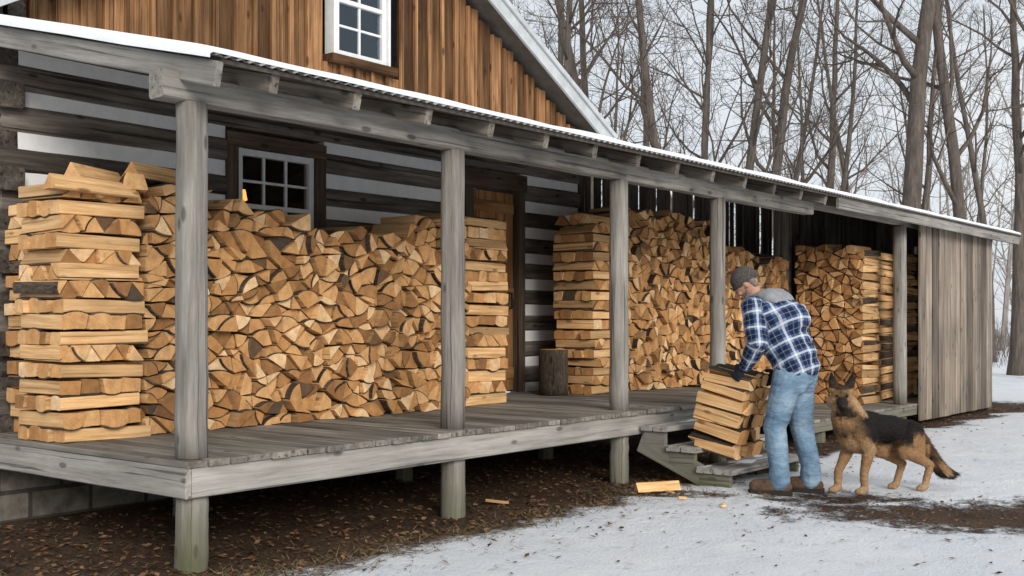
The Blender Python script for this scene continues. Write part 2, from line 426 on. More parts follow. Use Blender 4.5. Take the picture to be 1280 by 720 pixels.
m, nt, b, out = newmat('lamp_glow'); b.inputs['Emission Color'].default_value = (1, .36, .07, 1); b.inputs['Emission Strength'].default_value = 4; b.inputs['Base Color'].default_value = (.8, .5, .2, 1)
lb = MB(); lb.tube([Vector((LX, LY, 2.40)), Vector((LX, LY, 2.41)), Vector((LX, LY, 2.50))], [.02, .045, .028], 12); lb.build('lamp_shade', m, lmp, True)
dm = MB()
for i in range(5): dm.box(4.96+i*.146, 4.96+i*.146+.143, WY+.05, WY+.09, .63, 2.72, ax='z', ch=.006)
for zz in (.75, 1.6, 2.5): dm.box(4.97, 5.68, WY+.035, WY+.05, zz, zz+.12, ch=.004)
door = dm.build('door', M_DOOR, cab)
h = MB(); h.tube([Vector((5.58, WY+.05, 1.5)), Vector((5.58, WY-.02, 1.5)), Vector((5.58, WY-.02, 1.66)), Vector((5.58, WY+.05, 1.66))], [.012]*4, 8); h.build('handle', M_IRON, door, True)
df = MB(); df.box(4.84, 4.955, WY-.03, WY+.15, .61, 2.74, ax='z'); df.box(5.695, 5.80, WY-.03, WY+.15, .61, 2.74, ax='z'); df.box(4.82, 5.82, WY-.04, WY+.15, 2.742, 2.92)
df.build('door_frame', M_TRIM, cab)

# ------------------------------------------------------------------ porch
DZ = .61
por = empty('porch', (3.7, 1, 0), 'long open timber porch with grey posts and snow edged lean-to roof', 'porch')
dk = MB(); x = -.13
while x < 7.6:
    w = .138+rnd.uniform(-.004, .004)
    dk.box(x, x+w-.007, -.15+rnd.uniform(-.012, .012), 2.2, DZ-.035, DZ+rnd.uniform(-.003, .003), ax='y', ch=.004)
    x += w
dk.build('deck', M_DECK, por)
def single(name, mat, par, fn, smooth=False):
    q = MB(); fn(q); return q.build(name, mat, par, smooth)
single('rim_board', M_RIM, por, lambda q: q.bar(Vector((-.085, -.105, DZ-.12)), Vector((7.6, -.105, DZ-.12)), .04, .165, segs=8, jit=.002))
single('rim_board', M_RIM, por, lambda q: q.bar(Vector((-.107, -.12, DZ-.12)), Vector((-.107, 2.2, DZ-.12)), .04, .165, segs=4, jit=.002))
for yy in (.75, 1.5):
    single('joist_beam', M_RAFT, por, lambda q: q.bar(Vector((-.07, yy, DZ-.13)), Vector((7.6, yy, DZ-.13)), .05, .16))
for i in range(13):
    single('joist', M_RAFT, por, lambda q: q.bar(Vector((.3+i*.6, -.08, DZ-.09)), Vector((.3+i*.6, 2.2, DZ-.09)), .04, .1))
def post(name, xx, yy, z0, z1, r, par, mat=M_GREY):
    def fn(q):
        q.prism(circ(16, r, .10), Vector((xx, yy, z0)), Z, X, Y, z1-z0, segs=9, jit=.004, taper=.96)
    return single(name, mat, par, fn, True)
PX = [0.0, 2.14, 4.24, 5.96]
for i, xx in enumerate(PX):
    post('post', xx, 0, DZ+.002, 2.545, .081-.003*i, por)
    post('pier', xx-.005, -.005, -.1, DZ-.2, .083-.003*i, por)
for xx in (1.0, 3.2, 5.2): post('pier', xx, 1.5, -.1, DZ-.2, .07, por)
BZ = 2.545
single('beam', M_GREY, por, lambda q: q.bar(Vector((-.22, 0, BZ+.075)), Vector((4.25, 0, BZ+.075)), .13, .15, segs=8, jit=.004, ch=.012))
single('beam', M_GREY, por, lambda q: q.bar(Vector((4.256, .003, BZ+.073)), Vector((8.05, .003, BZ+.073)), .13, .15, segs=7, jit=.004, ch=.012))
def ry(y): return 2.79+.244*y
rdir = Vector((0, 1, .244)).normalized()
XE = 15.2
xx = .30
while xx < XE-.3:
    single('rafter', M_RAFT, por, lambda q: q.bar(Vector((xx, -.33, ry(-.33)-.052)), Vector((xx, 2.2, ry(2.2)-.052)), .06, .10))
    xx += .62
single('rake_board', M_RIM, por, lambda q: q.bar(Vector((-.10, -.37, ry(-.37)-.06)), Vector((-.10, 2.2, ry(2.2)-.06)), .045, .13, segs=4, jit=.002))
single('rake_board', M_RIM, por, lambda q: q.bar(Vector((XE, -.37, ry(-.37)-.06)), Vector((XE, 2.2, ry(2.2)-.06)), .045, .13))
single('fascia', M_RIM, por, lambda q: q.bar(Vector((8.0, -.352, ry(-.352)-.06)), Vector((XE-.03, -.352, ry(-.352)-.06)), .03, .12, segs=8, jit=.003))
sh = MB()
un = Vector((0, -.244, 1)).normalized()
sh.prism(rect(XE+.16, .022, .002), Vector(((XE)/2, -.37, ry(-.37)+.012)), rdir, -X, un, 2.62); sh.build('sheathing', M_SHEATH, por)
mt = MB()
nw = int((XE+.2)/.019); rows = [(-.41), 0.9, 2.19]
for j, yy in enumerate(rows):
    for i in range(nw+1):
        xx = -.14+i*.019
        mt.v.append(Vector((xx, yy, ry(yy)+.035+.009*math.sin(i*6.28318/4)))); mt.g.append((xx, yy, 0)); mt.t.append(.5)
for j in range(2):
    for i in range(nw):
        a0 = j*(nw+1)+i; mt.f.append((a0, a0+1, a0+nw+2, a0+nw+1)); mt.m.append(0)
mt.build('metal_roofing', M_METAL, por, True, fix=False)
sw = MB(); ns = 380
prof = [(-.40, .046), (-.405, .062), (-.38, .078), (-.25, .082), (.4, .083), (1.0, .085), (1.6, .085), (2.18, .085)]
for i in range(-2, ns+1):
    xx = -.15+(XE+.15)*max(i, 0)/ns-(.012 if i < 0 else 0)
    e = noise.noise(Vector((xx*2.2, 0, 0)))*.03+noise.noise(Vector((xx*7, 3, 0)))*.012
    hk = 1+noise.noise(Vector((xx*1.6, 9, 0)))*.5
    for (yy, hz) in prof:
        y2 = yy+(e+.02 if yy < -.3 else 0)
        top = ry(y2)+.046+(hz-.046)*hk
        if i == -2: top = ry(y2)+.015+noise.noise(Vector((1, y2*4, 2)))*.012
        if i == -1: top -= .012
        sw.v.append(Vector((xx, y2, top))); sw.g.append((xx, yy, 0)); sw.t.append(.5)
n = len(prof)
for i in range(ns+2):
    for j in range(n-1):
        a0 = i*n+j; sw.f.append((a0, a0+n, a0+n+1, a0+1)); sw.m.append(0)
sw.build('snow', M_SNOW, por, True, fix=False)

# steps
stp = empty('porch_steps', (4.97, -.45, 0), 'three worn wooden steps leading up to the porch deck', 'steps')
SX0, SX1 = 4.38, 5.62
TR = [(.49, -.155, -.40), (.335, -.40, -.68), (.18, -.68, -1.0)]
for (z, ya, yb) in TR:
    def fn(q):
        ym = (ya+yb)/2
        q.box(SX0-.06, SX1+.06, yb-.02, ym-.006, z-.045, z, ch=.006, tone=.9); q.box(SX0-.06, SX1+.06, ym+.006, ya-.01, z-.045, z+.002, ch=.006, tone=.8)
    tr_ = single('tread', M_RIM, stp, fn)
    q = MB(); nn = 40
    for i in range(nn+1):
        xx = SX0-.05+(SX1-SX0+.1)*i/nn
        for j in range(9):
            yy = yb-.015+(ya-yb)*j/8
            hgt = noise.noise(Vector((xx*3, yy*5, z*7)))*.018-.004-abs(j-5)*.001
            q.v.append(Vector((xx, yy, z+hgt))); q.g.append((xx, yy, 0)); q.t.append(.5)
    for i in range(nn):
        for j in range(8):
            a0 = i*9+j; q.f.append((a0, a0+9, a0+10, a0+1)); q.m.append(0)
    q.build('snow_dusting', M_SNOW, tr_, True, fix=False)
for sx in (SX0, SX1):
    single('stringer', M_GREY, stp, lambda q: q.bar(Vector((sx, -.13, .34)), Vector((sx, -.95, .01)), .045, .17))
for (z, ya, yb) in TR:
    for sx in (SX0, SX1):
        single('bracket', M_GREY, stp, lambda q: q.box(sx-.0255, sx+.0255, yb+.03, ya-.02, max(.0, z-.155), z-.047, ax='y'))

# ------------------------------------------------------------------ woodshed
shd = empty('woodshed', (11, 1.1, 0), 'open woodshed with grey vertical boards at the far end of the porch', 'shed')
SZ = .28
fl = MB(); x = 7.64
while x < 12.6:
    fl.box(x, x+.142, -.12, 2.3, SZ-.03, SZ+rnd.uniform(-.003, .003), ax='y'); x += .148
fl.build('floor', M_DECK, shd)
single('rim_board', M_GREY, shd, lambda q: q.bar(Vector((7.63, -.09, SZ-.09)), Vector((11.26, -.09, SZ-.09)), .05, .11, segs=5, jit=.002))
for xx in (8.3, 10.9): post('pier', xx, 0, -.1, SZ-.15, .08, shd)
post('post', 10.9, 0, SZ+.002, 2.60, .082, shd)
post('post', 10.62, 1.5, SZ+.002, 3.08, .11, shd, M_RAFT)
bw = MB(); x = 11.20
while x < 14.2:
    w = .25+rnd.uniform(-.03, .04)
    bw.box(x, x+w-.028, -.165+rnd.uniform(-.004, .004), -.135, .05+rnd.uniform(-.004, .004), ry(-.15)-.055, ax='z', ch=.003, tone=rnd.choice([.05, .3, .5, .75, 1])); x += w
bw.build('board_wall', M_SHED, shd)
single('wall_rail', M_DARKB, shd, lambda q: q.bar(Vector((11.22, -.10, .45)), Vector((x, -.10, .45)), .05, .1))
single('wall_rail', M_DARKB, shd, lambda q: q.bar(Vector((11.22, -.10, 2.3)), Vector((x, -.10, 2.3)), .05, .1))
post('corner_post', x+.03, -.10, -.05, 2.66, .06, shd)
sb = MB(); y = -.05
while y < 2.3: sb.box(x, x+.03, y, y+.2, .14, ry(y)-.05, ax='z', ch=.004); y += .21
sb.build('end_wall', M_SHED, shd)
single('top_plate', M_GREY, shd, lambda q: q.bar(Vector((8.06, .02, 2.655)), Vector((15.0, .02, 2.655)), .08, .07))
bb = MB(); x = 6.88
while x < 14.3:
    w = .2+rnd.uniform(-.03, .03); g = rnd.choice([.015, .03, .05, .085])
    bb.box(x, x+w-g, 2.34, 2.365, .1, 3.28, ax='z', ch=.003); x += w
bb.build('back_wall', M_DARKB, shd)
single('back_rail', M_RAFT, shd, lambda q: q.bar(Vector((6.9, 2.30, 2.3)), Vector((14.3, 2.30, 2.3)), .06, .12))
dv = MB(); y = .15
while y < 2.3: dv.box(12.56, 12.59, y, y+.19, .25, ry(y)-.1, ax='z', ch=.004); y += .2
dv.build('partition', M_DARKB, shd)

# ------------------------------------------------------------------ firewood
LOGS = []
def lerp(a, b, t): return (a[0]+(b[0]-a[0])*t, a[1]+(b[1]-a[1])*t)
def parea(P): return .5*sum(P[i][0]*P[(i+1) % len(P)][1]-P[(i+1) % len(P)][0]*P[i][1] for i in range(len(P)))
def make_prof(poly, sc, bark, bul=.06, roll=0, cn=.06):
    if parea(poly) < 0: poly = poly[::-1]
    n = len(poly); cx = sum(p[0] for p in poly)/n; cy = sum(p[1] for p in poly)/n
    cr, sr = math.cos(roll), math.sin(roll)
    P = [((p[0]-cx)*sc, (p[1]-cy)*sc) for p in poly]
    P = [(p[0]*cr-p[1]*sr, p[0]*sr+p[1]*cr) for p in P]
    be = None
    if bark:
        ls = sorted(range(n), key=lambda i: -math.hypot(P[(i+1) % n][0]-P[i][0], P[(i+1) % n][1]-P[i][1]))
        be = rnd.choice(ls[:2])
    out = []; bk_ = None
    for i in range(n):
        p, q = P[i], P[(i+1) % n]; a, b = lerp(p, q, cn), lerp(p, q, 1-cn)
        l = math.hypot(q[0]-p[0], q[1]-p[1]); nx_, ny_ = (q[1]-p[1])/l, -(q[0]-p[0])/l
        if i == be:
            pts = []
            for k in range(6):
                t = k/5; c = lerp(a, b, t); e = l*bul*4*t*(1-t)
                pts.append((c[0]+nx_*e, c[1]+ny_*e))
            out += pts
            bk_ = [(p_[0]+nx_*.009, p_[1]+ny_*.009) for p_ in pts]+[(p_[0]-nx_*.004, p_[1]-ny_*.004) for p_ in pts[::-1]]
        else:
            j = rnd.uniform(-.025, .02); mm = lerp(a, b, rnd.uniform(.4, .6)); out += [a, (mm[0]+nx_*l*j, mm[1]+ny_*l*j), b]
    return (cx, cy), out, bk_
def rtone():
    t = rnd.random()
    if t < .03: return rnd.uniform(0, .04)
    if t < .14: return rnd.uniform(.06, .2)
    return min(1, max(.15, rnd.gauss(.58, .26)))
def add_log(poly, O, U, N, L, sc=.9, bark=.75, push=.03, tilt=.03, score=1.0, info=None, up=Z, keep=False, roll=0):
    c, prof, bk_ = make_prof(poly, sc, rnd.random() < bark, rnd.uniform(.06, .12), rnd.uniform(-roll, roll))
    ax = (N+U*rnd.uniform(-tilt, tilt)+up*rnd.uniform(-tilt, tilt)).normalized()
    ay = (U-ax*U.dot(ax)).normalized(); az = ax.cross(ay)
    if az.dot(up) < 0: az = -az
    p0 = O+U*c[0]+up*c[1]+N*rnd.uniform(-push, push)
    d = max(2, depth(p0))
    LOGS.append(dict(prof=prof, bark=bk_, p0=p0, ax=ax, ay=ay, az=az, L=L, tone=rtone(), score=1e9 if keep else score*abs(parea(poly))/d**2, info=info or {}, n=len(poly)))
    return LOGS[-1]
def face_stack(O, U, N, width, topf, cw, rh, L, info, seed, vis=1.0, sc=(.79, .89), merge=.26):
    rg = random.Random(seed); pts = []; k = 0
    while k*rh < 2.6:
        off = rg.random(); n = int(width/cw)+2
        for i in range(n):
            u = (i+off-.5)*cw+rg.uniform(-.36, .36)*cw; z = k*rh+(rg.uniform(-.42, .42)*rh if k else 0)
            if -.02 < u < width+.02: pts.append(Vector((u, z)))
        pts.append(Vector((0+rg.uniform(-.01, .01), k*rh))); pts.append(Vector((width+rg.uniform(-.01, .01), k*rh+.3*rh)))
        k += 1
    res = geometry.delaunay_2d_cdt(pts, [], [], 0, .028)
    vs = [(p.x, p.y) for p in res[0]]; fs = [tuple(f) for f in res[2]]
    ok = []
    for f in fs:
        P = [vs[i] for i in f]; A = abs(parea(P)); cz = sum(p[1] for p in P)/3; cu = sum(p[0] for p in P)/3
        e = max(math.hypot(P[i][0]-P[(i+1) % 3][0], P[i][1]-P[(i+1) % 3][1]) for i in range(3))
        if A < cw*rh*.12 or 2*A/e < .027: continue
        if max(p[1] for p in P) > topf(cu)+rh*.35 or cz > topf(cu): continue
        ok.append(f)
    edge = {}
    for i, f in enumerate(ok):
        for j in range(3): edge.setdefault(frozenset((f[j], f[(j+1) % 3])), []).append(i)
    used = set(); polys = []
    order = list(range(len(ok))); rg.shuffle(order)
    for i in order:
        if i in used: continue
        f = ok[i]; done = False
        if rg.random() < merge:
            for j in range(3):
                e = edge[frozenset((f[j], f[(j+1) % 3]))]
                o = [q for q in e if q != i and q not in used]
                if o:
                    g = ok[o[0]]; opp = [q for q in g if q not in (f[j], f[(j+1) % 3])][0]
                    q = [vs[f[j]], vs[opp], vs[f[(j+1) % 3]], vs[f[(j+2) % 3]]]
                    A = abs(parea(q))
                    sg = [((q[(t+1) % 4][0]-q[t][0])*(q[(t+2) % 4][1]-q[(t+1) % 4][1])-(q[(t+1) % 4][1]-q[t][1])*(q[(t+2) % 4][0]-q[(t+1) % 4][0])) > 0 for t in range(4)]
                    if (all(sg) or not any(sg)) and A < cw*rh*1.15:
                        used.add(i); used.add(o[0]); polys.append(q); done = True; break
        if not done: used.add(i); polys.append([vs[t] for t in f])
    rowmap = {}
    for P in polys:
        cz = sum(p[1] for p in P)/len(P); cu = sum(p[0] for p in P)/len(P)
        rowmap.setdefault(int(cz/rh)+1, []).append((cu, P))
    for r_, lst in sorted(rowmap.items()):
        for i, (cu, P) in enumerate(sorted(lst, key=lambda q: q[0])):
            add_log(P, O, U, N, L+rnd.uniform(-.03, .03), sc=rnd.uniform(*sc), score=vis, push=.045, tilt=.05, roll=.10, info=dict(kind='face', row=r_, idx=i+1, where=info))
def crib(O, A, B, wA, wB, nl, h, info, vis=1.0):
    z = 0
    for k in range(nl):
        hh = h*rnd.uniform(.88, 1.12)
        along = k % 2 == 0
        wid = wB if along else wA; Ll = wA if along else wB
        U, N = (B, A) if along else (A, B)
        polys = []
        if rnd.random() < (.12 if along else .75):
            n = max(2, round(wid/.16)); st = wid/n
            bx_ = [i*st+rnd.uniform(-.03, .03)*(0 < i < n) for i in range(n+1)]
            tx = [(i+.5)*st+rnd.uniform(-.04, .04) for i in range(n)]
            for i in range(n):
                polys.append([(bx_[i], 0), (bx_[i+1], 0), (tx[i], hh)])
                if i < n-1: polys.append([(tx[i], hh), (bx_[i+1], 0), (tx[i+1], hh)])
            if rnd.random() < .6: polys.append([(0, hh), (0, .01), (tx[0], hh)])
            if rnd.random() < .6: polys.append([(wid, hh), (tx[-1], hh), (wid, .01)])
        else:
            n = max(2, round(wid/.14)); st = wid/n
            ed = [(i*st+rnd.uniform(-.03, .03)*(0 < i < n)) for i in range(n+1)]; et = [e+rnd.uniform(-.03, .03)*(0 < i < n) for i, e in enumerate(ed)]
            for i in range(n): polys.append([(ed[i], 0), (ed[i+1], 0), (et[i+1], hh*rnd.uniform(.85, 1)), (et[i], hh*rnd.uniform(.85, 1))])
        polys.sort(key=lambda P: sum(p[0] for p in P)/len(P))
        for i, P in enumerate(polys):
            front = (i == 0)
            sc_ = vis*(1.0 if not along else (6.0 if front or i == 1 else .35))
            if not along and i == 0: sc_ *= 2
            l = add_log(P, O+Z*z+N*rnd.uniform(-.02, .02), U, N, Ll+rnd.uniform(-.05, .03), sc=rnd.uniform(.88, .97), push=.02, tilt=.025, score=sc_, bark=.5, roll=.05,
                    info=dict(kind='crib', row=k+1, idx=i+1, along=along, where=info))
        z += hh
def t1(u):
    P = [(0, 1.6), (.35, 1.64), (.7, 1.60), (1.1, 1.56), (1.6, 1.5), (2.0, 1.47), (2.3, 1.5), (2.6, 1.62), (3.0, 1.70), (3.4, 1.70)]
    for (a, b), (c, d) in zip(P, P[1:]):
        if u <= c: return b+(d-b)*max(0, (u-a))/(c-a)
    return P[-1][1]
face_stack(Vector((.5, 1.22, DZ)), X, Y, 3.2, t1, .152, .096, .45, 'long porch stack', 5)
crib(Vector((-.09, 1.2, DZ)), X, Y, .57, .5, 16, .097, 'left crib end')
crib(Vector((.08, 1.74, DZ)), X, Y, .4, .44, 16, .097, 'rear left crib', vis=.12)
crib(Vector((3.72, 1.25, DZ)), X, Y, .58, .5, 17, .099, 'crib by the door', vis=.9)
crib(Vector((5.74, 1.3, DZ)), X, Y, .66, .5, 19, .099, 'far crib', vis=.8)
face_stack(Vector((6.42, 1.32, DZ)), X, Y, 2.1, lambda u: 1.98+.05*math.sin(u*3), .155, .098, .45, 'far stack', 8)
face_stack(Vector((8.56, 1.4, SZ)), X, Y, 1.95, lambda u: 2.08-.1*u+.05*math.sin(u*4), .155, .098, .45, 'shed stack', 9)
face_stack(Vector((10.5, 1.28, SZ)), -Y, X, .95, lambda u: 2.08+.04*math.sin(u*5), .135, .105, .55, 'right shed stack', 10)
for i_, xx in enumerate((11.08, 11.62, 12.1)):
    face_stack(Vector((xx, 1.28, SZ)), -Y, X, .95, lambda u: 2.03+.04*math.sin(u*5+i_), .14, .11, .47, 'right shed stack rear', 12+i_, vis=.2)
face_stack(Vector((.5, 1.74, DZ)), X, Y, 3.2, lambda u: t1(u)-.10, .23, .14, .42, 'rear row', 21, vis=.02)
# bundle held by the man
BX0, BW, BL, BH = 4.36, .43, .42, .67
TH = R(12); PIV = Vector((BX0, -.585, .345))
bU = X; bN = Vector((0, math.cos(TH), math.sin(TH))); bUp = Vector((0, -math.sin(TH), math.cos(TH)))
rows = 6; zb = [0]
for k in range(rows): zb.append(zb[-1]+rnd.uniform(.8, 1.2))
zb = [q*BH/zb[-1] for q in zb]
for k in range(rows):
    n = rnd.choice([3, 3, 4]); st = BW/n; z0, z1 = zb[k], zb[k+1]
    e0 = [i*st+rnd.uniform(-.03, .03)*(0 < i < n) for i in range(n+1)]; e1 = [i*st+rnd.uniform(-.03, .03) for i in range(n+1)]
    polys = []
    for i in range(n):
        q = [(e0[i], z0), (e0[i+1], z0), (e1[i+1], z1), (e1[i], z1-rnd.uniform(0, .03)*(i == 0))]
        if rnd.random() < .5:
            if rnd.random() < .5: polys += [[q[0], q[1], q[2]], [q[0], q[2], q[3]]]
            else: polys += [[q[0], q[1], q[3]], [q[1], q[2], q[3]]]
        else: polys.append(q)
    polys.sort(key=lambda P: sum(p[0] for p in P))
    sh_ = rnd.uniform(-.02, .02)
    for i, P in enumerate(polys):
        dl_ = rnd.uniform(-.045, .03)
        l = add_log(P, PIV-bN*(BL+dl_)+bU*sh_, bU, bN, BL+dl_+rnd.uniform(-.06, .015), sc=rnd.uniform(.84, .95), push=.01, tilt=.045, roll=.10, bark=.95 if k == rows-1 else .75, info=dict(kind='held', row=k+1, idx=i+1), up=bUp, keep=True)
        l['tone'] = rnd.uniform(.2, 1)
def loose(px, py, d, z, yaw, L, w, h, label, quad=False, bark=.8):
    p = W(px, py, d); p.z = z if z is not None else gh(p.x, p.y)+.015
    ax = Vector((math.cos(yaw), math.sin(yaw), 0)); U = Vector((-math.sin(yaw), math.cos(yaw), 0))
    P = [(-w/2, 0), (w/2, 0), (rnd.uniform(-.02, .02), h)] if not quad else [(-w/2, 0), (w/2, 0), (w*.4, h), (-w*.3, h*.9)]
    l = add_log(P, p-ax*L/2, U, ax, L, sc=1, push=0, tilt=.02, bark=bark, info=dict(kind='loose', label=label), keep=True)
    l['p0'] = p-ax*L/2+Z*h/3; l['tone'] = rnd.uniform(.5, .95); return l
zt = DZ+16*.097
loose(115, 280, 6.95, zt-.01, .05, .58, .15, .10, 'pale split log lying along the front of the left crib top', bark=0)
loose(85, 262, 7.2, zt, 1.3, .45, .14, .10, 'short split log on the far left edge of the crib top')
loose(120, 250, 7.25, zt+.09, .4, .48, .15, .11, 'loose wedge log tilted across the top of the left crib')
loose(165, 245, 7.35, zt+.05, 1.1, .46, .15, .11, 'loose log pointing forward where crib meets long stack', True)
loose(192, 235, 7.5, zt+.13, .35, .48, .15, .11, 'highest loose log on the left end of the pile')
loose(140, 245, 7.7, zt+.03, .1, .45, .16, .11, 'bark edged log at the back of the left crib top')
sp_ = loose(822, 613, 8.75, None, -.62, .36, .10, .075, 'small split stick lying on snow left of the steps', bark=0); sp_['tone'] = .85
LOGS.sort(key=lambda l: -l['score'])
ind, rest = LOGS[:300], LOGS[300:]
GRP = {'face': 'logs in the face of the long porch stack', 'crib': 'cross stacked crib logs', 'held': 'logs in the held bundle', 'loose': 'loose split logs'}
for l in ind:
    q = MB(); q.prism(l['prof'], l['p0'], l['ax'], l['ay'], l['az'], l['L'], mi=1, endmi=0, tone=l['tone'])
    o = q.build('firewood_log', [M_END, M_SPLIT])
    if l['bark']:
        qb = MB(); qb.prism(l['bark'], l['p0']+l['ax']*.004, l['ax'], l['ay'], l['az'], l['L']-.008, tone=rnd.random()); qb.build('bark', M_BARK, o)
    t = l['tone']; tw = 'dark' if t < .06 else 'brown' if t < .3 else 'honey' if t < .6 else 'tan' if t < .8 else 'pale'
    shp = 'wedge' if l['n'] == 3 else 'blocky'
    I = l['info']
    if I['kind'] == 'face': lab = f"{tw} {shp} log, {ordn(I['row'])} course up, {ordn(I['idx'])} from left, {I['where']}"
    elif I['kind'] == 'crib': lab = f"{tw} {shp} log, {ordn(I['row'])} layer up, {ordn(I['idx'])} from {'front' if I['along'] else 'left'}, {I['where']}"
    elif I['kind'] == 'held': lab = f"{tw} {shp} log, {ordn(I['row'])} row up, {ordn(I['idx'])} from left in held bundle"
    else: lab = I['label']
    tag(o, lab, 'firewood', GRP[I['kind']])
q = MB()
for l in rest:
    q.prism(l['prof'], l['p0'], l['ax'], l['ay'], l['az'], l['L'], mi=1, endmi=0, tone=l['tone'])
    if l['bark']: q.prism(l['bark'], l['p0']+l['ax']*.004, l['ax'], l['ay'], l['az'], l['L']-.008, mi=2)
tag(q.build('stacked_firewood', [M_END, M_SPLIT, M_BARK]), 'densely stacked split firewood filling the far porch and shed', 'firewood', kind='stuff')
lr = empty('log_round', (5.5, 1.62, DZ), 'upright bark covered log round standing on the deck by the door', 'log round')
q = MB(); q.prism(circ(18, .15), Vector((5.5, 1.62, DZ+.003)), Z, X, Y, .46, segs=5, jit=.006, tone=.6); q.build('bark', M_BARK, lr, True)
q = MB(); q.prism(circ(18, .142), Vector((5.5, 1.62, DZ+.455)), Z, X, Y, .012, tone=.45, mi=0); q.build('cut_top', M_END, lr)

# ------------------------------------------------------------------ litter
lv = MB(); gr = MB(); rg = random.Random(4)
def leaf(x, y, z, s):
    a = rg.uniform(0, 6.28); t = rg.uniform(-.6, .6); u = Vector((math.cos(a), math.sin(a), t*.5)).normalized(); w = Vector((-math.sin(a), math.cos(a), rg.uniform(-.5, .5))).normalized()
    c = Vector((x, y, z)); k = rg.random()
    lv.poly([c-u*s, c+w*s*.5+Z*s*.2, c+u*s+Z*s*.15, c-w*s*.5+Z*s*.1], tone=k)
cnt = 0
while cnt < 9000:
    x, y = rg.uniform(-2, 7), rg.uniform(-1.4, 2.0)
    if rg.random() < .15: x, y = rg.uniform(7, 15.5), rg.uniform(-1.2, .2)
    if snowmask(x, y) < .6 or rg.random() < .06:
        leaf(x, y, gh(x, y)+.012, rg.uniform(.012, .032)); cnt += 1
for i in range(1300):
    D, L = 7.9+rg.gauss(0, .65), 2.9+rg.gauss(0, 1.4); p = CAM+V*D+RT*L
    if snowmask(p.x, p.y) < .75 or rg.random() < .25: leaf(p.x, p.y, gh(p.x, p.y)+.006, rg.uniform(.006, .02))
for i in range(650):
    p = CAM+V*rg.uniform(5.8, 14)+RT*rg.uniform(-1.5, 6.5)
    if p.y < -.6: leaf(p.x, p.y, gh(p.x, p.y)+.008, rg.uniform(.006, .024))
tag(lv.build('fallen_leaves', M_LEAF, fix=False), 'brown dead leaves littering the bare ground under the porch', 'leaves', kind='stuff')
cnt = 0
while cnt < 4600:
    x, y = rg.uniform(-1.8, 5), -.55+rg.gauss(0, .38)
    if rg.random() < .3: x, y = rg.uniform(-2, .5), rg.uniform(-.8, 2)
    if not .02 < snowmask(x, y) < .9:
        if rg.random() < .9: continue
    c = Vector((x, y, gh(x, y))); a = rg.uniform(0, 6.28); d = Vector((math.cos(a), math.sin(a), 0)); s = rg.uniform(.04, .12); w = Vector((-d.y, d.x, 0))*.003
    e = c+d*s+Z*s*rg.uniform(.05, .45)
    gr.poly([c-w, c+w, e], tone=rg.random()); cnt += 1
tag(gr.build('dry_grass', M_GRASS, fix=False), 'dry straw coloured grass at the edge of the snow', 'grass', kind='stuff')
for i, (px, py, lab) in enumerate([(636, 631, 'flat pale bark chip on dark soil under the deck edge'), (858, 630, 'pale wood chip on snow below the steps'), (842, 622, 'small splinter on snow beside the split stick'),
                                  (905, 640, 'wood chip on the snow in front of the man')]):
    d = 1.35*F/(py-403); p = W(px, py, d); q = MB(); s = .09 if i == 0 else .035
    a = rg.uniform(0, 3); u = Vector((math.cos(a), math.sin(a), .1)); w = Vector((-math.sin(a), math.cos(a), .05))
    z = gh(p.x, p.y)+.012
    q.prism([(-s*.5, 0), (s*.4, -.003), (s*.5, .008), (0, .014), (-s*.4, .01)], Vector((p.x, p.y, z)), u.normalized(), w.normalized(), Z, s*1.9, tone=.9)
    tag(q.build('wood_chip', M_SPLIT), lab, 'wood chip')

# ------------------------------------------------------------------ trees
def rv(g): return Vector((g.uniform(-1, 1), g.uniform(-1, 1), g.uniform(-1, 1)))
def grow(mb, p, d, L, r, lvl, mx, g):
    ns_ = [6, 5, 4, 3, 2][lvl]; pts = [p]; rs = [r]; ds = [d]
    for k in range(ns_):
        d = (d+rv(g)*.24+Z*.07).normalized(); p = p+d*(L/ns_); pts.append(p); rs.append(max(.0035, r*(1-.8*(k+1)/ns_))); ds.append(d)
    mb.tube(pts, rs, [7, 6, 4, 3, 3][lvl])
    if lvl < mx:
        n = [0, 6, 4, 3][lvl]
        for j in range(n):
            t = .22+.75*(j+g.random())/n; f = t*ns_; i = min(int(f), ns_-1); q = pts[i].lerp(pts[i+1], f-i); rr_ = rs[i]*.56
            perp = ds[i].cross(rv(g)).normalized(); ang = R(g.uniform(28, 62))
            grow(mb, q, (ds[i]*math.cos(ang)+perp*math.sin(ang)).normalized(), L*g.uniform(.32, .62)*(1.15-.4*t), max(.004, rr_), lvl+1, mx, g)
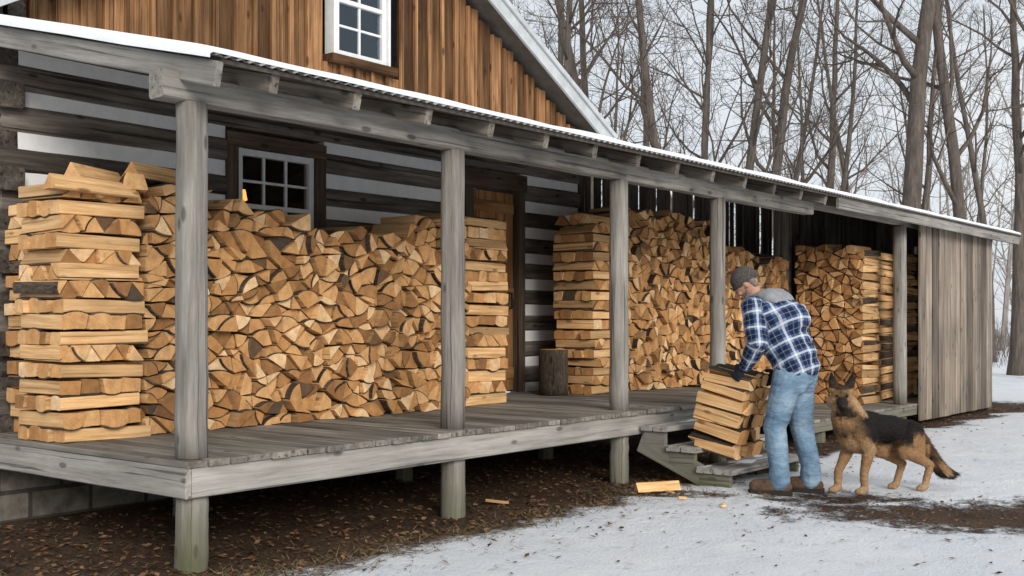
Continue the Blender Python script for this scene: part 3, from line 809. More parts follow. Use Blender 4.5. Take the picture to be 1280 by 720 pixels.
def tree_meshes(seed, H, r, fork=False, lean=0, first=.22):
    g = random.Random(seed); tr = MB(); cr = MB()
    stems = [(Vector((0, 0, -.2)), 1.0, Vector((lean, 0, 1)))]
    if fork: stems = [(Vector((0, 0, -.2)), .8, Vector((-.16, .05, 1))), (Vector((.12, 0, -.2)), .75, Vector((.17, -.04, 1))), (Vector((0, .1, -.2)), .55, Vector((.03, .14, 1)))]
    for (p, sc, d) in stems:
        pts = [p]; rs = [r*sc*1.35]; N_ = 16; d = d.normalized(); HH = H*(.85+.15*sc)
        for k in range(N_):
            d = (d+Vector((g.uniform(-.08, .08), g.uniform(-.08, .08), .03))).normalized(); p = p+d*(HH/N_)
            pts.append(p); rs.append(r*sc*(1-.86*((k+1)/N_)**1.1)*(1.08 if k == 0 else 1))
        tr.tube(pts, rs, 9)
        nl = 13 if not fork else 9
        for j in range(nl):
            t = first+(.97-first)*(j+g.random()*.8)/nl; f = t*N_; i = min(int(f), N_-1); q = pts[i].lerp(pts[i+1], f-i)
            a = g.uniform(0, 6.28); el = R(g.uniform(22, 62)); dd = Vector((math.cos(a)*math.cos(el), math.sin(a)*math.cos(el), math.sin(el)))
            grow(cr, q, dd, (1.2+3.6*(1-t)*g.uniform(.6, 1.2))*H/14, max(.024, rs[i]*.44), 1, 4, g)
    def mk(mb, nm, mat):
        me = bpy.data.meshes.new(nm); me.from_pydata(mb.v, [], mb.f); me.materials.append(mat)
        me.polygons.foreach_set('use_smooth', [True]*len(me.polygons)); return me
    return mk(tr, 'trunk', M_TRUNK), mk(cr, 'crown', M_TWIG)
PROT = [tree_meshes(1, 15, .18), tree_meshes(2, 16, .155, lean=.07), tree_meshes(3, 14, .145, fork=True), tree_meshes(4, 17, .22, first=.3), tree_meshes(5, 13, .11, lean=-.05), tree_meshes(6, 15, .12, first=.35)]
TL = [(668, 24, 4, 1.1, 'slender'), (700, 33, 0, 1, 'straight'), (742, 29, 5, 1.1, 'thin'), (768, 26, 1, .95, 'leaning'), (812, 38, 0, 1.0, 'straight'), (850, 31, 4, 1.15, 'slender'), (890, 25, 2, 1.15, 'forked'),
      (938, 27, 1, 1, 'leaning'), (975, 40, 5, 1.1, 'thin'), (1003, 33, 2, 1.0, 'many stemmed'), (1042, 40, 0, 1.1, 'straight'), (1078, 36, 5, 1, 'thin'), (1114, 23, 3, 1.05, 'thick'), (1160, 40, 0, 1, 'straight'),
      (1212, 25, 1, 1.05, 'leaning'), (1240, 36, 5, 1.1, 'thin'), (1268, 28, 0, .95, 'straight'), (1310, 26, 3, .85, 'thick'), (620, 36, 5, 1.1, 'thin'), (1185, 46, 2, 1.1, 'forked'), (720, 44, 2, 1.1, 'forked')]
TL.sort()
for i, (px, d, k, s, w) in enumerate(TL):
    p = W(px, 403, d); p.z = gh(p.x, p.y)-.05
    o = empty('bare_tree', p, f'{w} bare grey tree beyond the shed roof, {ordn(i+1)} trunk from the left', 'tree', 'bare trees behind the cabin')
    yaw = rg.uniform(0, 6.28) if k not in (2,) else rg.choice([AN-1.57, AN+1.57])+rg.uniform(-.4, .4)
    for nm, me in zip(('trunk', 'crown'), PROT[k]):
        c = bpy.data.objects.new(nm, me); COL.objects.link(c); c.parent = o; c.rotation_euler = (0, 0, yaw); c.scale = (s, s, s)
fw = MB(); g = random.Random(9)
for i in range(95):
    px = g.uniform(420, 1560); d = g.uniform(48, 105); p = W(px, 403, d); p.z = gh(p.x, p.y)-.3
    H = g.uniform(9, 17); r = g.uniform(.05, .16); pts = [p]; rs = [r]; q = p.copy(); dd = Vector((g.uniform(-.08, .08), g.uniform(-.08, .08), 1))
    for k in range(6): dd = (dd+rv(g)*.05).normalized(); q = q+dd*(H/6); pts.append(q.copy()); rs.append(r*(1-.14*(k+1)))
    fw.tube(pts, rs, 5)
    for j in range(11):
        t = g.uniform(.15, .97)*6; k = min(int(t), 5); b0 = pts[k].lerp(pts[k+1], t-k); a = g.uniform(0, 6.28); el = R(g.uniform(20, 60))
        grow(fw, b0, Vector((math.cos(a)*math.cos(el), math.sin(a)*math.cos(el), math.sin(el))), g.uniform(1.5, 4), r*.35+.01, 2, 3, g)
tag(fw.build('distant_wood', M_FAR_HAZE, fix=False), 'hazy far-off wood of thin leafless trunks', 'wood', kind='stuff')
bs = MB()
for i in range(1500):
    px = g.uniform(500, 1500); d = g.uniform(32, 90); p = W(px, 403, d)
    if p.y < 4 and p.x < 16.5: continue
    p.z = gh(p.x, p.y)-.05
    for j in range(6):
        a = g.uniform(0, 6.28); dd = Vector((math.cos(a)*.3, math.sin(a)*.3, 1)).normalized(); L = g.uniform(.4, 1.7)
        q = p+rv(g)*.3; q.z = p.z; m1 = q+dd*L*.5; e = m1+(dd+rv(g)*.35).normalized()*L*.5
        bs.tube([q, m1, e], [.009, .007, .003], 3)
tag(bs.build('brush', M_BRUSH, fix=False), 'tangled leafless undergrowth along the edge of the wood', 'undergrowth', kind='stuff')

# ------------------------------------------------------------------ figures
class Blob:
    def __init__(s): s.bm = bmesh.new()
    def cap(s, p0, r0, p1, r1, ax=None, ratio=1.0, n=14):
        d = p1-p0; d = d.normalized() if d.length > 1e-6 else Z
        u = d.cross(X if abs(d.x) < .8 else Y).normalized(); w = d.cross(u); rings = []
        seq = [(p0, r0, a) for a in (-86, -60, -30, 0)]+[(p1, r1, a) for a in (0, 30, 60, 86)]
        for (c, r, a) in seq:
            ring = []
            for i in range(n):
                t = 6.28318*i/n; o = (u*math.cos(t)+w*math.sin(t))*(r*math.cos(R(a)))+d*(r*math.sin(R(a)))
                if ax is not None: o = o+ax*(o.dot(ax)*(ratio-1))
                ring.append(s.bm.verts.new(c+o))
            rings.append(ring)
        for A, B in zip(rings, rings[1:]):
            for i in range(n): s.bm.faces.new((A[i], A[(i+1) % n], B[(i+1) % n], B[i]))
        s.bm.faces.new(rings[0][::-1]); s.bm.faces.new(rings[-1])
    def ell(s, c, r, fr=(X, Y, Z)):
        mtx = Matrix.Translation(c) @ Matrix((fr[0], fr[1], fr[2])).transposed().to_4x4() @ Matrix.Diagonal((r[0], r[1], r[2], 1))
        bmesh.ops.create_uvsphere(s.bm, u_segments=18, v_segments=12, radius=1, matrix=mtx)
    def mesh(s, name, vox, sm=3, wr=0, wscale=9, seed=0, zk=1.7, crease=.6):
        bmesh.ops.recalc_face_normals(s.bm, faces=s.bm.faces)
        me = bpy.data.meshes.new(name+'_base'); s.bm.to_mesh(me); s.bm.free()
        ob = bpy.data.objects.new(name+'_base', me); COL.objects.link(ob)
        md = ob.modifiers.new('r', 'REMESH'); md.mode = 'VOXEL'; md.voxel_size = vox; md.use_smooth_shade = True
        if sm: s2 = ob.modifiers.new('s', 'SMOOTH'); s2.factor = .5; s2.iterations = sm
        dg = bpy.context.evaluated_depsgraph_get(); dg.update()
        res = bpy.data.meshes.new_from_object(ob.evaluated_get(dg)); res.name = name
        bpy.data.objects.remove(ob); bpy.data.meshes.remove(me)
        if wr:
            nn = [v.normal.copy() for v in res.vertices]
            for v, n_ in zip(res.vertices, nn):
                p = v.co
                k = noise.noise(Vector((p.x*wscale, p.y*wscale, p.z*wscale*zk+seed)))+.5*noise.noise(Vector((p.x*wscale*2.3, p.y*wscale*2.3, p.z*wscale*2*zk+seed)))
                k -= crease*max(0, 1-abs(noise.noise(Vector((p.x*wscale*.8, p.y*wscale*.8, p.z*wscale*zk+seed+5))))*7)
                v.co = p+n_*(k*wr)
        res.polygons.foreach_set('use_smooth', [True]*len(res.polygons))
        return res
def part(name, me, mat, parent):
    off = WL[parent.name]
    for v in me.vertices: v.co -= off
    me.materials.clear(); me.materials.append(mat)
    return link(name, me, parent, off)

# --- person
f_ = (-RT*.78+V*.625).normalized(); l_ = Z.cross(f_).normalized()
PB = W(990, 403, 8.75); PB.z = gh(PB.x, PB.y)+.006
def M(a, b, c): return PB+f_*a+l_*b+Z*c
man = empty('person', PB, 'person in blue plaid jacket, jeans and knit cap lifting firewood at the steps', 'person')
M_SKIN = noisy('skin', [(.42, .22, .15), (.52, .30, .21)], 20, .6, .05)
M_BOOT = noisy('boot_leather', [(.06, .036, .022), (.15, .092, .055)], 18, .7, .2)
M_SOLE = noisy('boot_sole', [(.02, .017, .014), (.035, .03, .025)], 18, .8, .2)
M_CAPM = noisy('cap_knit', [(.04, .035, .031), (.12, .108, .098)], 75, .95, .8)
M_HOOD = noisy('grey_fleece', [(.20, .205, .215), (.32, .325, .335)], 12, .95, .5)
M_GLOVE = noisy('glove_fabric', [(.012, .016, .025), (.035, .042, .055)], 40, .85, .3)
M_BEARD = noisy('grey_beard', [(.12, .10, .083), (.30, .265, .235)], 90, .95, .8)
def denim():
    m, nt, b, out = newmat('denim')
    co = nd(nt, 'ShaderNodeTexCoord').outputs['Object']
    n1 = nd(nt, 'ShaderNodeTexNoise', {'Vector': co, 'Scale': 4.5, 'Detail': 4.0}).outputs['Fac']
    st = nd(nt, 'ShaderNodeMapping', {'Vector': co, 'Scale': (7, 7, 20), 'Rotation': (.5, .3, 0)}).outputs[0]
    n2 = nd(nt, 'ShaderNodeTexNoise', {'Vector': st, 'Scale': 1.0, 'Detail': 5.0, 'Roughness': .6, 'Distortion': .8}).outputs['Fac']
    n3 = nd(nt, 'ShaderNodeTexNoise', {'Vector': co, 'Scale': 220.0, 'Detail': 2.0}).outputs['Fac']
    col = ramp(nt, n1, [(.3, (.11, .19, .285)), (.5, (.19, .29, .395)), (.7, (.33, .44, .54))])
    k = maprange(nt, n2, .35, .65, .78, 1.12); k = math_(nt, 'MULTIPLY', k, maprange(nt, n3, .3, .7, .88, 1.1))
    col = mix(nt, 1.0, col, nd(nt, 'ShaderNodeCombineXYZ', {0: k, 1: k, 2: k}).outputs[0], 'MULTIPLY')
    nt.links.new(col, b.inputs['Base Color']); b.inputs['Roughness'].default_value = .95
    nt.links.new(nd(nt, 'ShaderNodeBump', {'Height': n2, 'Strength': .75, 'Distance': .03}).outputs[0], b.inputs['Normal'])
    return m
M_DENIM = denim()
def plaid():
    m, nt, b, out = newmat('plaid_flannel')
    sp = nd(nt, 'ShaderNodeSeparateXYZ', {0: attr(nt, 'gc').outputs['Vector']})
    fr = [math_(nt, 'FRACT', math_(nt, 'MULTIPLY', sp.outputs[i], 1/.125)) for i in (0, 1)]
    dk_ = [math_(nt, 'LESS_THAN', q, .55) for q in fr]
    ln = [math_(nt, 'COMPARE', q, .775, .065) for q in fr]
    ln2 = [math_(nt, 'COMPARE', q, .275, .025) for q in fr]
    sm = math_(nt, 'MULTIPLY', math_(nt, 'ADD', dk_[0], dk_[1]), .5)
    col = ramp(nt, sm, [(0, (.19, .25, .36)), (.5, (.045, .075, .16)), (1, (.010, .017, .045))])
    col = mix(nt, math_(nt, 'MULTIPLY', math_(nt, 'ADD', ln2[0], ln2[1]), .3), col, (.3, .36, .45))
    col = mix(nt, math_(nt, 'MULTIPLY', math_(nt, 'ADD', ln[0], ln[1]), .55), col, (.70, .72, .74))
    nt.links.new(col, b.inputs['Base Color']); b.inputs['Roughness'].default_value = .95
    nz = nd(nt, 'ShaderNodeTexNoise', {'Vector': nd(nt, 'ShaderNodeTexCoord').outputs['Object'], 'Scale': 14.0, 'Detail': 6.0}).outputs['Fac']
    nt.links.new(nd(nt, 'ShaderNodeBump', {'Height': nz, 'Strength': .7, 'Distance': .025}).outputs[0], b.inputs['Normal'])
    return m
M_PLAID = plaid()
hipL, hipR = M(-.02, .10, .93), M(-.02, -.10, .93)
kneL, kneR = M(.085, .125, .52), M(-.02, -.125, .52)
ankL, ankR = M(.045, .13, .10), M(-.10, -.125, .10)
pel, wai, che, nek = M(-.02, 0, .98), M(.035, 0, 1.14), M(.155, 0, 1.365), M(.29, 0, 1.505)
shL, shR = M(.22, .215, 1.44), M(.215, -.215, 1.445)
elL, elR = M(.15, .295, 1.175), Vector((4.88, -1.35, 1.2))
wrL, wrR = Vector((4.312, -1.13, 1.005)), Vector((4.835, -1.17, .94))
hh0 = (-RT*.93+V*.36).normalized(); hl0 = Z.cross(hh0).normalized()
hf = (hh0*.70-Z*.71).normalized(); hu = (Z*.70+hh0*.71).normalized(); hl_ = hl0
HC = M(.385, .02, 1.625)
def H(a, b, c): return HC+hf*a+hl_*b+hu*c
HS = []
for (wr, dr, nr) in ((wrL, Vector((.10, .72, -.68)).normalized(), X), (wrR, Vector((-.10, .75, -.55)).normalized(), -X)):
    nr = (nr-dr*nr.dot(dr)).normalized(); wv = dr.cross(nr); wv = wv if wv.z > 0 else -wv
    HS.append((wr, dr, nr, wv))
def hand(B, wr, dr, nr, wv, g):
    B.cap(wr, .026+g, wr+dr*.085, .034+g, nr, .55)
    for i, (o, L) in enumerate(((.030, .082), (.010, .09), (-.011, .083), (-.030, .065))):
        p = wr+dr*.088+wv*o; q = p+(dr+wv*o*1.5).normalized()*L*.42
        r2 = q+(dr*.82+nr*.57).normalized()*L*.34; r3 = r2+(dr*.35+nr*.93).normalized()*L*.26
        B.cap(p-dr*.02, .0098+g, q, .0092+g); B.cap(q, .0092+g, r2, .0086+g); B.cap(r2, .0086+g, r3, .0078+g)
    t0 = wr+dr*.03+wv*.026; t1_ = t0+(dr*.55+wv*.75+nr*.2).normalized()*.04; t2 = t1_+(dr*.7+wv*.3+nr*.65).normalized()*.034
    B.cap(t0, .013+g, t1_, .0115+g); B.cap(t1_, .0115+g, t2, .0095+g)
B = Blob()
B.cap(pel, .12, wai, .115, l_, 1.25); B.cap(wai, .115, che, .125, l_, 1.3); B.cap(che, .125, nek-Z*.05, .10, l_, 1.4); B.cap(nek-Z*.03, .062, H(-.02, 0, -.05), .056)
for hp, kn, an in ((hipL, kneL, ankL), (hipR, kneR, ankR)):
    B.cap(hp, .082, kn, .056); B.cap(kn, .056, an, .042); B.cap(an, .04, an+f_*.12-Z*.05, .035)
for s0, e0_, w0 in ((shL, elL, wrL), (shR, elR, wrR)): B.cap(s0, .058, e0_, .042); B.cap(e0_, .042, w0, .028)
for hs in HS: hand(B, *hs, 0)
B.ell(H(-.01, 0, .02), (.098, .076, .105), (hf, hl_, hu)); B.cap(H(.03, 0, -.05), .055, H(.06, 0, -.085), .035, hl_, 1.15)
B.cap(H(.092, 0, .022), .010, H(.108, 0, -.018), .015); B.cap(H(.078, .032, .03), .012, H(.078, -.032, .03), .012)
B.cap(H(.075, .035, -.015), .018, H(.075, -.035, -.015), .018)
for s_ in (-1, 1): B.ell(H(-.012, s_*.078, -.005), (.018, .009, .031), (hf, hl_, hu))
part('body', B.mesh('body', .008, 2), M_SKIN, man)
M_EYE = noisy('eye_dark', [(.05, .035, .03), (.09, .07, .06)], 40, .2, 0)
for s_ in (-1, 1):
    B = Blob(); B.ell(H(.085, s_*.03, .006), (.009, .010, .006), (hf, hl_, hu)); part('eye', B.mesh('eye', .003, 0), M_EYE, man)
B = Blob(); B.cap(H(.105, .018, -.052), .004, H(.105, -.018, -.052), .004); part('mouth', B.mesh('mouth', .0025, 0), M_SKIN, man)
B = Blob(); B.cap(H(.02, .062, -.055), .02, H(.075, .03, -.095), .026); B.cap(H(.02, -.062, -.055), .02, H(.075, -.03, -.095), .026); B.cap(H(.078, .03, -.095), .027, H(.078, -.03, -.095), .027)
B.cap(H(.102, .022, -.042), .008, H(.102, -.022, -.042), .008)
part('beard', B.mesh('beard', .006, 1, .002, 60), M_BEARD, man)
B = Blob(); B.cap(H(-.062, .045, -.015), .032, H(-.062, -.045, -.015), .032); B.cap(H(-.06, .035, -.05), .024, H(-.06, -.035, -.05), .024); B.cap(H(-.015, .074, .0), .008, H(.006, .072, -.03), .007)
part('hair', B.mesh('hair', .006, 1, .0015, 60), M_BEARD, man)
B = Blob(); B.ell(H(-.024, 0, .055), (.112, .094, .098), (hf, hl_, hu)); B.ell(H(-.018, 0, .040), (.122, .101, .036), (hf, hl_, hu)); B.ell(H(-.05, 0, .025), (.085, .088, .05), (hf, hl_, hu))
part('cap', B.mesh('cap', .006, 1, .0015, 50), M_CAPM, man)
B = Blob()
B.cap(M(.34, .085, 1.475), .048, M(.18, .11, 1.535), .058); B.cap(M(.34, -.085, 1.475), .048, M(.18, -.11, 1.535), .058); B.cap(M(.15, .10, 1.53), .070, M(.15, -.10, 1.53), .070); B.ell(M(.095, 0, 1.475), (.095, .165, .105), (f_, l_, Z))
B.cap(M(.37, .06, 1.465), .042, M(.37, -.06, 1.445), .042)
part('hood', B.mesh('hood', .009, 6, .003, 9), M_HOOD, man)
# jacket
B = Blob()
B.cap(M(-.02, 0, 1.06), .176, wai, .180, l_, 1.25); B.cap(wai, .180, che, .186, l_, 1.33); B.cap(che, .180, nek-Z*.09-f_*.03, .122, l_, 1.66)
B.cap(M(.035, 0, 1.355), .162, M(.10, 0, 1.42), .132, l_, 1.52)
B.cap(M(-.03, 0, 1.0), .182, M(-.03, 0, .99), .182, l_, 1.23)
for s0, e0_, w0 in ((shL, elL, wrL), (shR, elR, wrR)):
    w1 = e0_.lerp(w0, .93); B.cap(s0, .100, e0_, .084); B.cap(e0_, .084, w1, .056); B.cap(e0_.lerp(w0, .86), .058, w1, .058)
jm = B.mesh('jacket', .011, 3, .012, 8, 4)
zc = PB.z+.925
for v in jm.vertices:
    if v.co.z < zc and (v.co-PB).dot(f_) < .35 and (v.co-wrL).length > .3: v.co.z = zc+(v.co.z-zc)*.06
at = jm.attributes.new('gc', 'FLOAT_VECTOR', 'POINT'); vals = []
bones = [(M(-.04, 0, .93), nek, .165, f_, l_)]+[(a, b, .068, None, None) for a, b in ((shL, elL), (elL, wrL), (shR, elR), (elR, wrR))]
for v in jm.vertices:
    best = None
    for bi, (a, b, r, fd, ld) in enumerate(bones):
        ab = b-a; t = max(0, min(1, (v.co-a).dot(ab)/ab.length_squared)); dd = (v.co-(a+ab*t)).length/r/(1.18 if bi == 0 else 1)
        if best is None or dd < best[0]: best = (dd, bi)
    a, b, r, fd, ld = bones[best[1]]; ax = (b-a).normalized(); o = v.co-a; h_ = o.dot(ax); o = o-ax*h_
    if best[1] == 0: e1 = -fd; e2 = ld; rr_ = .20
    else: e1 = l_-ax*l_.dot(ax); e1.normalize(); e2 = ax.cross(e1); rr_ = .08
    an = math.atan2(o.dot(e2), o.dot(e1)); vals += [an*rr_+.03, h_+best[1]*.037, 0]
at.data.foreach_set('vector', vals)
part('jacket', jm, M_PLAID, man)
# jeans
B = Blob(); B.cap(M(-.025, 0, 1.0), .148, M(-.03, 0, .93), .153, l_, 1.2); B.cap(M(-.08, .075, .93), .096, M(-.065, .08, .85), .096); B.cap(M(-.08, -.075, .93), .096, M(-.065, -.08, .85), .096)
for hp, kn, an in ((hipL, kneL, ankL), (hipR, kneR, ankR)):
    B.cap(hp, .122, kn, .092); B.cap(kn, .092, an+Z*.10, .076); B.cap(an+Z*.10, .078, an-Z*.005, .084)
    B.cap(an+Z*.055, .085, an+Z*.045, .085)
part('jeans', B.mesh('jeans', .009, 4, .0035, 7, 2, 1.3, .8), M_DENIM, man)
for an, yaw in ((ankL, .45), (ankR, .25)):
    fd = (f_+l_*yaw).normalized(); sd = Z.cross(fd); g0 = Vector((an.x, an.y, PB.z))
    B = Blob(); B.cap(g0+Z*.16, .060, g0+Z*.065, .060); B.cap(g0-fd*.045+Z*.055, .054, g0+fd*.07+Z*.062, .063, sd, .9); B.cap(g0+fd*.07+Z*.06, .062, g0+fd*.18+Z*.054, .054)
    bo = part('boot', B.mesh('boot', .008, 2, .002, 20), M_BOOT, man)
    q = MB(); pr = [(-.10, -.038), (-.08, -.048), (.05, -.056), (.16, -.058), (.22, -.042), (.238, 0), (.22, .042), (.16, .058), (.05, .056), (-.08, .048), (-.10, .038)]
    q.prism(pr, g0+Z*-.008, Z, fd, sd, .038, tone=.5); q.build('sole', M_SOLE, bo)
for hs in HS:
    B = Blob(); hand(B, *hs, .0035); B.cap(hs[0]-hs[1]*.03, .035, hs[0]+hs[1]*.012, .036); part('glove', B.mesh('glove', .0048, 1), M_GLOVE, man)

# --- dog
df_ = (-RT*.94-V*.34).normalized(); dl = Z.cross(df_).normalized()
DB = W(1100, 403, 8.72); DB.z = gh(DB.x, DB.y)+.004
def D_(a, b, c): return DB+df_*a+dl*b+Z*c
dog = empty('dog', DB, 'black and tan shepherd dog standing behind the person and looking out', 'dog')
hd = (-V*.95-RT*.24-Z*.22).normalized(); hl = Z.cross(hd).normalized(); hup = hd.cross(hl)
SK = D_(.37, .02, .755); K = 1.1
def Q(a, b, c): return SK+hd*(a*K)+hl*(b*K)+hup*(c*K)
B = Blob()
B.ell(D_(.20, 0, .475), (.175, .118, .168), (df_, dl, Z)); B.ell(D_(.27, 0, .47), (.11, .105, .145), (df_, dl, Z))
B.cap(D_(.18, 0, .515), .110, D_(-.12, 0, .495), .100, dl, .95); B.cap(D_(-.10, 0, .482), .106, D_(-.25, 0, .46), .102, dl, .92); B.ell(D_(-.26, 0, .445), (.12, .094, .115), (df_, dl, Z))
B.cap(D_(.20, 0, .56), .090, D_(.05, 0, .545), .080)
B.cap(D_(.23, 0, .53), .128, D_(.32, .01, .66), .108); B.cap(D_(.32, .01, .65), .106, SK-hd*.02-Z*.02, .084); B.cap(D_(.31, 0, .50), .10, D_(.35, 0, .61), .09)
B.ell(Q(0, 0, .012), (.072*K, .070*K, .062*K), (hd, hl, hup)); B.cap(Q(.03, 0, -.014), .047*K, Q(.142, 0, -.034), .030*K, hup, .9); B.cap(Q(.04, 0, -.040), .029*K, Q(.122, 0, -.057), .020*K)
for s_ in (-1, 1):
    B.cap(Q(-.01, s_*.045, .045), .040*K, Q(-.006, s_*.062, .10), .031*K, hd, .42); B.cap(Q(-.006, s_*.062, .10), .031*K, Q(.0, s_*.072, .182), .004*K, hd, .6)
    B.cap(Q(.02, s_*.046, -.022), .034*K, Q(-.02, s_*.064, -.045), .045*K)
for s_, wx, px_ in ((1, .205, .215), (-1, .325, .345)):
    sh_ = D_(.25, s_*.085, .50); el_ = D_((wx+.20)/2-.035, s_*.085, .345); wr_ = D_(wx+.005, s_*.078, .165); pa = D_(px_-.012, s_*.078, .055)
    B.cap(sh_, .086, el_, .058, dl, .75); B.cap(el_, .052, wr_, .032); B.cap(wr_, .035, pa, .029); B.cap(pa-Z*.015, .034, D_(px_+.045, s_*.078, .026), .027); B.cap(pa-Z*.02, .03, D_(px_+.04, s_*.098, .024), .021); B.cap(pa-Z*.02, .03, D_(px_+.04, s_*.056, .024), .021)
for s_, kx, hx, px_ in ((1, -.17, -.41, -.36), (-1, -.06, -.28, -.22)):
    hp = D_(-.25+(.05 if s_ < 0 else 0), s_*.075, .45); kn = D_(kx, s_*.088, .325); hk_ = D_(hx, s_*.083, .205); pa = D_(px_, s_*.083, .05)
    B.cap(hp, .102, kn, .070, dl, .74); B.cap(D_(-.27, s_*.07, .42), .09, D_((kx+hx)/2-.01, s_*.083, .29), .055, dl, .74); B.cap(kn, .060, hk_, .033); B.cap(hk_, .032, pa, .027); B.cap(pa-Z*.012, .030, D_(px_+.055, s_*.083, .025), .025); B.cap(pa-Z*.015, .027, D_(px_+.045, s_*.104, .023), .020); B.cap(pa-Z*.015, .027, D_(px_+.045, s_*.062, .023), .020)
TP = [D_(-.33, 0, .48), D_(-.40, .0, .41), D_(-.45, .01, .31), D_(-.505, .02, .215), D_(-.575, .03, .145), D_(-.65, .035, .115), D_(-.715, .035, .12)]
TR_ = [.044, .044, .052, .060, .056, .040, .01]
for i in range(6): B.cap(TP[i], TR_[i], TP[i+1], TR_[i+1])
dmsh = B.mesh('dog_body', .008, 3, .003, 30)
BLK, TAN, DTAN, CRM = Vector((.012, .010, .009)), Vector((.29, .165, .077)), Vector((.14, .078, .04)), Vector((.41, .28, .17))
def bodycol(p):
    o = p-DB; a, b, c = o.dot(df_), o.dot(dl), o.z; n = noise.noise(p*9)*.04+noise.noise(p*26)*.03
    if a < -.36 and c < .50 and abs(b) < .075 and (a < -.43 or c > .36):
        return DTAN.lerp(BLK, .35+.6*sstep(-.4, .4, n*20+(a+.5)*-2))
    if c < .30: return TAN.lerp(CRM, max(0, min(1, sstep(.22, .05, c)*.5+n*3)))
    line = .37+(.06 if a < -.2 else 0)+.09*sstep(.1, .28, a)
    base = TAN.lerp(CRM, .3*sstep(0, .15, a)*sstep(.45, .38, c))
    t = base.lerp(BLK, sstep(line-.03, line+.045, c+n))
    k = sstep(.315, .17, a-(c-.5)*.5+n)
    nc = TAN.lerp(BLK, max(k, .35*sstep(.55, .7, c)))
    return t.lerp(nc, sstep(.44, .58, c)*sstep(.10, .22, a))
def headcol(p):
    q = (p-SK)/K; qa, qb, qc = q.dot(hd), q.dot(hl), q.dot(hup); n = noise.noise(p*30)*.02
    if qc > .058: return BLK.lerp(DTAN, .05 if qa < -.006 else .25*sstep(.15, .08, qc))
    col = TAN.lerp(BLK, .97*sstep(.045, .08, qa+n))
    col = col.lerp(BLK, .45*sstep(.0, .02, qc+n*.5)*sstep(.06, .035, abs(qb))*sstep(-.02, .02, qa))
    if qa < .045: col = col.lerp(CRM, .55*sstep(.01, -.03, qc))
    return col
def dcol(p):
    q = (p-SK)/K
    if q.length > .26 or (p-DB).z < .6: return bodycol(p)
    w_ = max(sstep(-.07, -.03, q.dot(hd)+.3*min(0, q.dot(hup))), sstep(.05, .06, q.dot(hup)))
    return bodycol(p).lerp(headcol(p), w_)
cols = []
for v in dmsh.vertices:
    c = dcol(v.co); cols += [c.x, c.y, c.z, 1]
ca = dmsh.color_attributes.new('fur', 'FLOAT_COLOR', 'POINT'); ca.data.foreach_set('color', cols)
m, nt, b, out = newmat('dog_fur')
a_ = attr(nt, 'fur').outputs['Color']
nz = nd(nt, 'ShaderNodeTexNoise', {'Vector': nd(nt, 'ShaderNodeTexCoord').outputs['Object'], 'Scale': 60.0, 'Detail': 4.0}).outputs['Fac']
nt.links.new(mix(nt, .5, a_, ramp(nt, nz, [(.3, (.5, .5, .5)), (.7, (1.35, 1.35, 1.35))]), 'MULTIPLY'), b.inputs['Base Color']); b.inputs['Roughness'].default_value = .8
nt.links.new(nd(nt, 'ShaderNodeBump', {'Height': nz, 'Strength': .5, 'Distance': .006}).outputs[0], b.inputs['Normal'])
M_FUR = m
fur = []; fcol = []; ff = []
g = random.Random(2); polys = list(dmsh.polygons)
for i in range(42000):
    p = g.choice(polys); c = p.center.copy(); n_ = p.normal.copy(); cc = c-DB
    if cc.z < .07: continue
    hq = (c-SK).length < .21 and cc.z > .66
    tail = cc.dot(df_) < -.43
    d = -df_*1.0-Z*.5
    if cc.z < .3: d = -Z-df_*.3
    if tail: d = -df_-Z*.6
    ruff = cc.dot(df_) > .2 and .45 < cc.z < .72
    if ruff: d = -Z-df_*.4
    d = d+rv(g)*.22; d = (d-n_*d.dot(n_)).normalized()
    L = g.uniform(.03, .055) if tail else g.uniform(.004, .009) if hq else g.uniform(.007, .013) if cc.z < .25 else g.uniform(.02, .036) if ruff else g.uniform(.014, .026)
    w = n_.cross(d)*g.uniform(.0008, .0016); e = c+d*L+n_*L*.2
    bi = len(fur); fur += [c-w-n_*.002, c+w-n_*.002, e]; ff.append((bi, bi+1, bi+2))
    col = dcol(c)*g.uniform(.7, 1.4); fcol += [col.x, col.y, col.z, 1]*3
fm = bpy.data.meshes.new('fur'); fm.from_pydata(fur, [], ff)
ca = fm.color_attributes.new('fur', 'FLOAT_COLOR', 'POINT'); ca.data.foreach_set('color', fcol)
part('body', dmsh, M_FUR, dog); part('fur', fm, M_FUR, dog)
M_BLK = noisy('wet_black', [(.006, .005, .005), (.012, .01, .01)], 30, .25, 0)
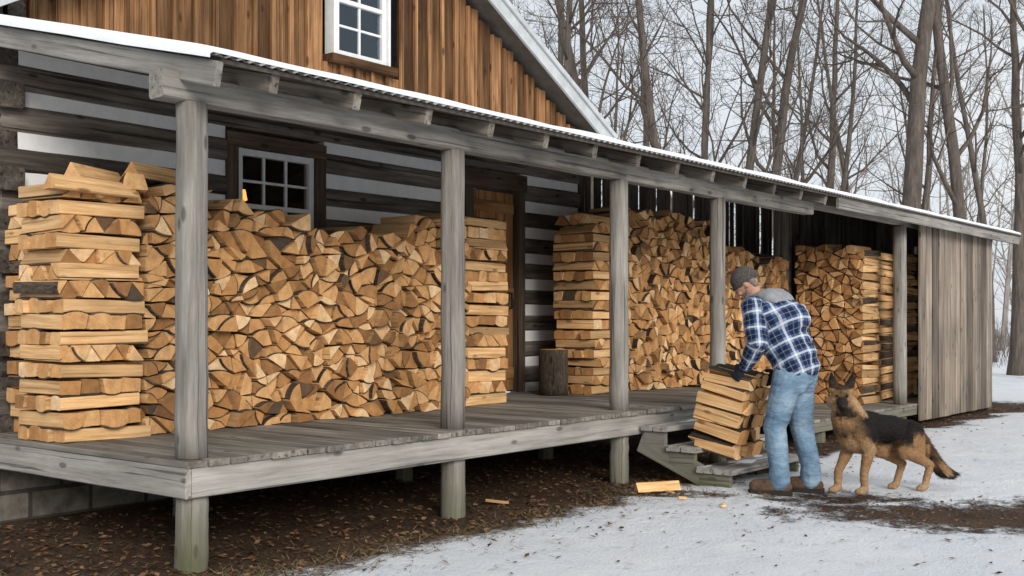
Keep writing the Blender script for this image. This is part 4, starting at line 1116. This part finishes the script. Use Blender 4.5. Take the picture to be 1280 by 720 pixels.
B = Blob(); B.ell(Q(.172, 0, -.024), (.015, .020, .014), (hd, hl, hup)); part('nose', B.mesh('nose', .003, 1), M_BLK, dog)
for s_ in (-1, 1): B = Blob(); B.ell(Q(.062, s_*.034, .022), (.010, .012, .009), (hd, hl, hup)); part('eye', B.mesh('eye', .003, 0), M_BLK, dog)

# ------------------------------------------------------------------ light, sky, camera
sc = bpy.context.scene
w = bpy.data.worlds.new('World'); sc.world = w; w.use_nodes = True; nt = w.node_tree; nt.nodes.clear()
ts = Vector((-.50, -.82, .38)).normalized()
sky = nd(nt, 'ShaderNodeTexSky', sky_type='NISHITA'); sky.sun_disc = False; sky.sun_elevation = math.asin(ts.z); sky.sun_rotation = math.atan2(ts.x, ts.y)
co = nd(nt, 'ShaderNodeTexCoord').outputs['Generated']
mp = nd(nt, 'ShaderNodeMapping', {'Vector': co, 'Scale': (1, 1, 2.5)}).outputs[0]
n = nd(nt, 'ShaderNodeTexNoise', {'Vector': mp, 'Scale': 2.2, 'Detail': 6.0, 'Roughness': .6}).outputs['Fac']
cl = ramp(nt, n, [(.3, (7.2, 7.8, 8.5)), (.65, (9.1, 9.4, 9.7))])
bg = nd(nt, 'ShaderNodeBackground', {'Color': mix(nt, .88, sky.outputs[0], cl), 'Strength': .1})
nt.links.new(bg.outputs[0], nd(nt, 'ShaderNodeOutputWorld').inputs[0])
sd = bpy.data.lights.new('Sun', 'SUN'); sd.energy = 2.5; sd.angle = R(24); sd.color = (1, .95, .88)
so = bpy.data.objects.new('Sun', sd); COL.objects.link(so); so.rotation_euler = (-ts).to_track_quat('-Z', 'Y').to_euler(); so.location = (-5, -8, 9)
cd = bpy.data.cameras.new('Camera'); cd.sensor_width = 36; cd.lens = 36*F/1280; cd.shift_y = 43/1280; cd.clip_end = 1500
cam = bpy.data.objects.new('Camera', cd); COL.objects.link(cam); cam.location = CAM; cam.rotation_euler = (R(90), 0, AN-R(90)); sc.camera = cam
sc.view_settings.view_transform = 'Standard'; sc.view_settings.look = 'None'; sc.view_settings.exposure = 0
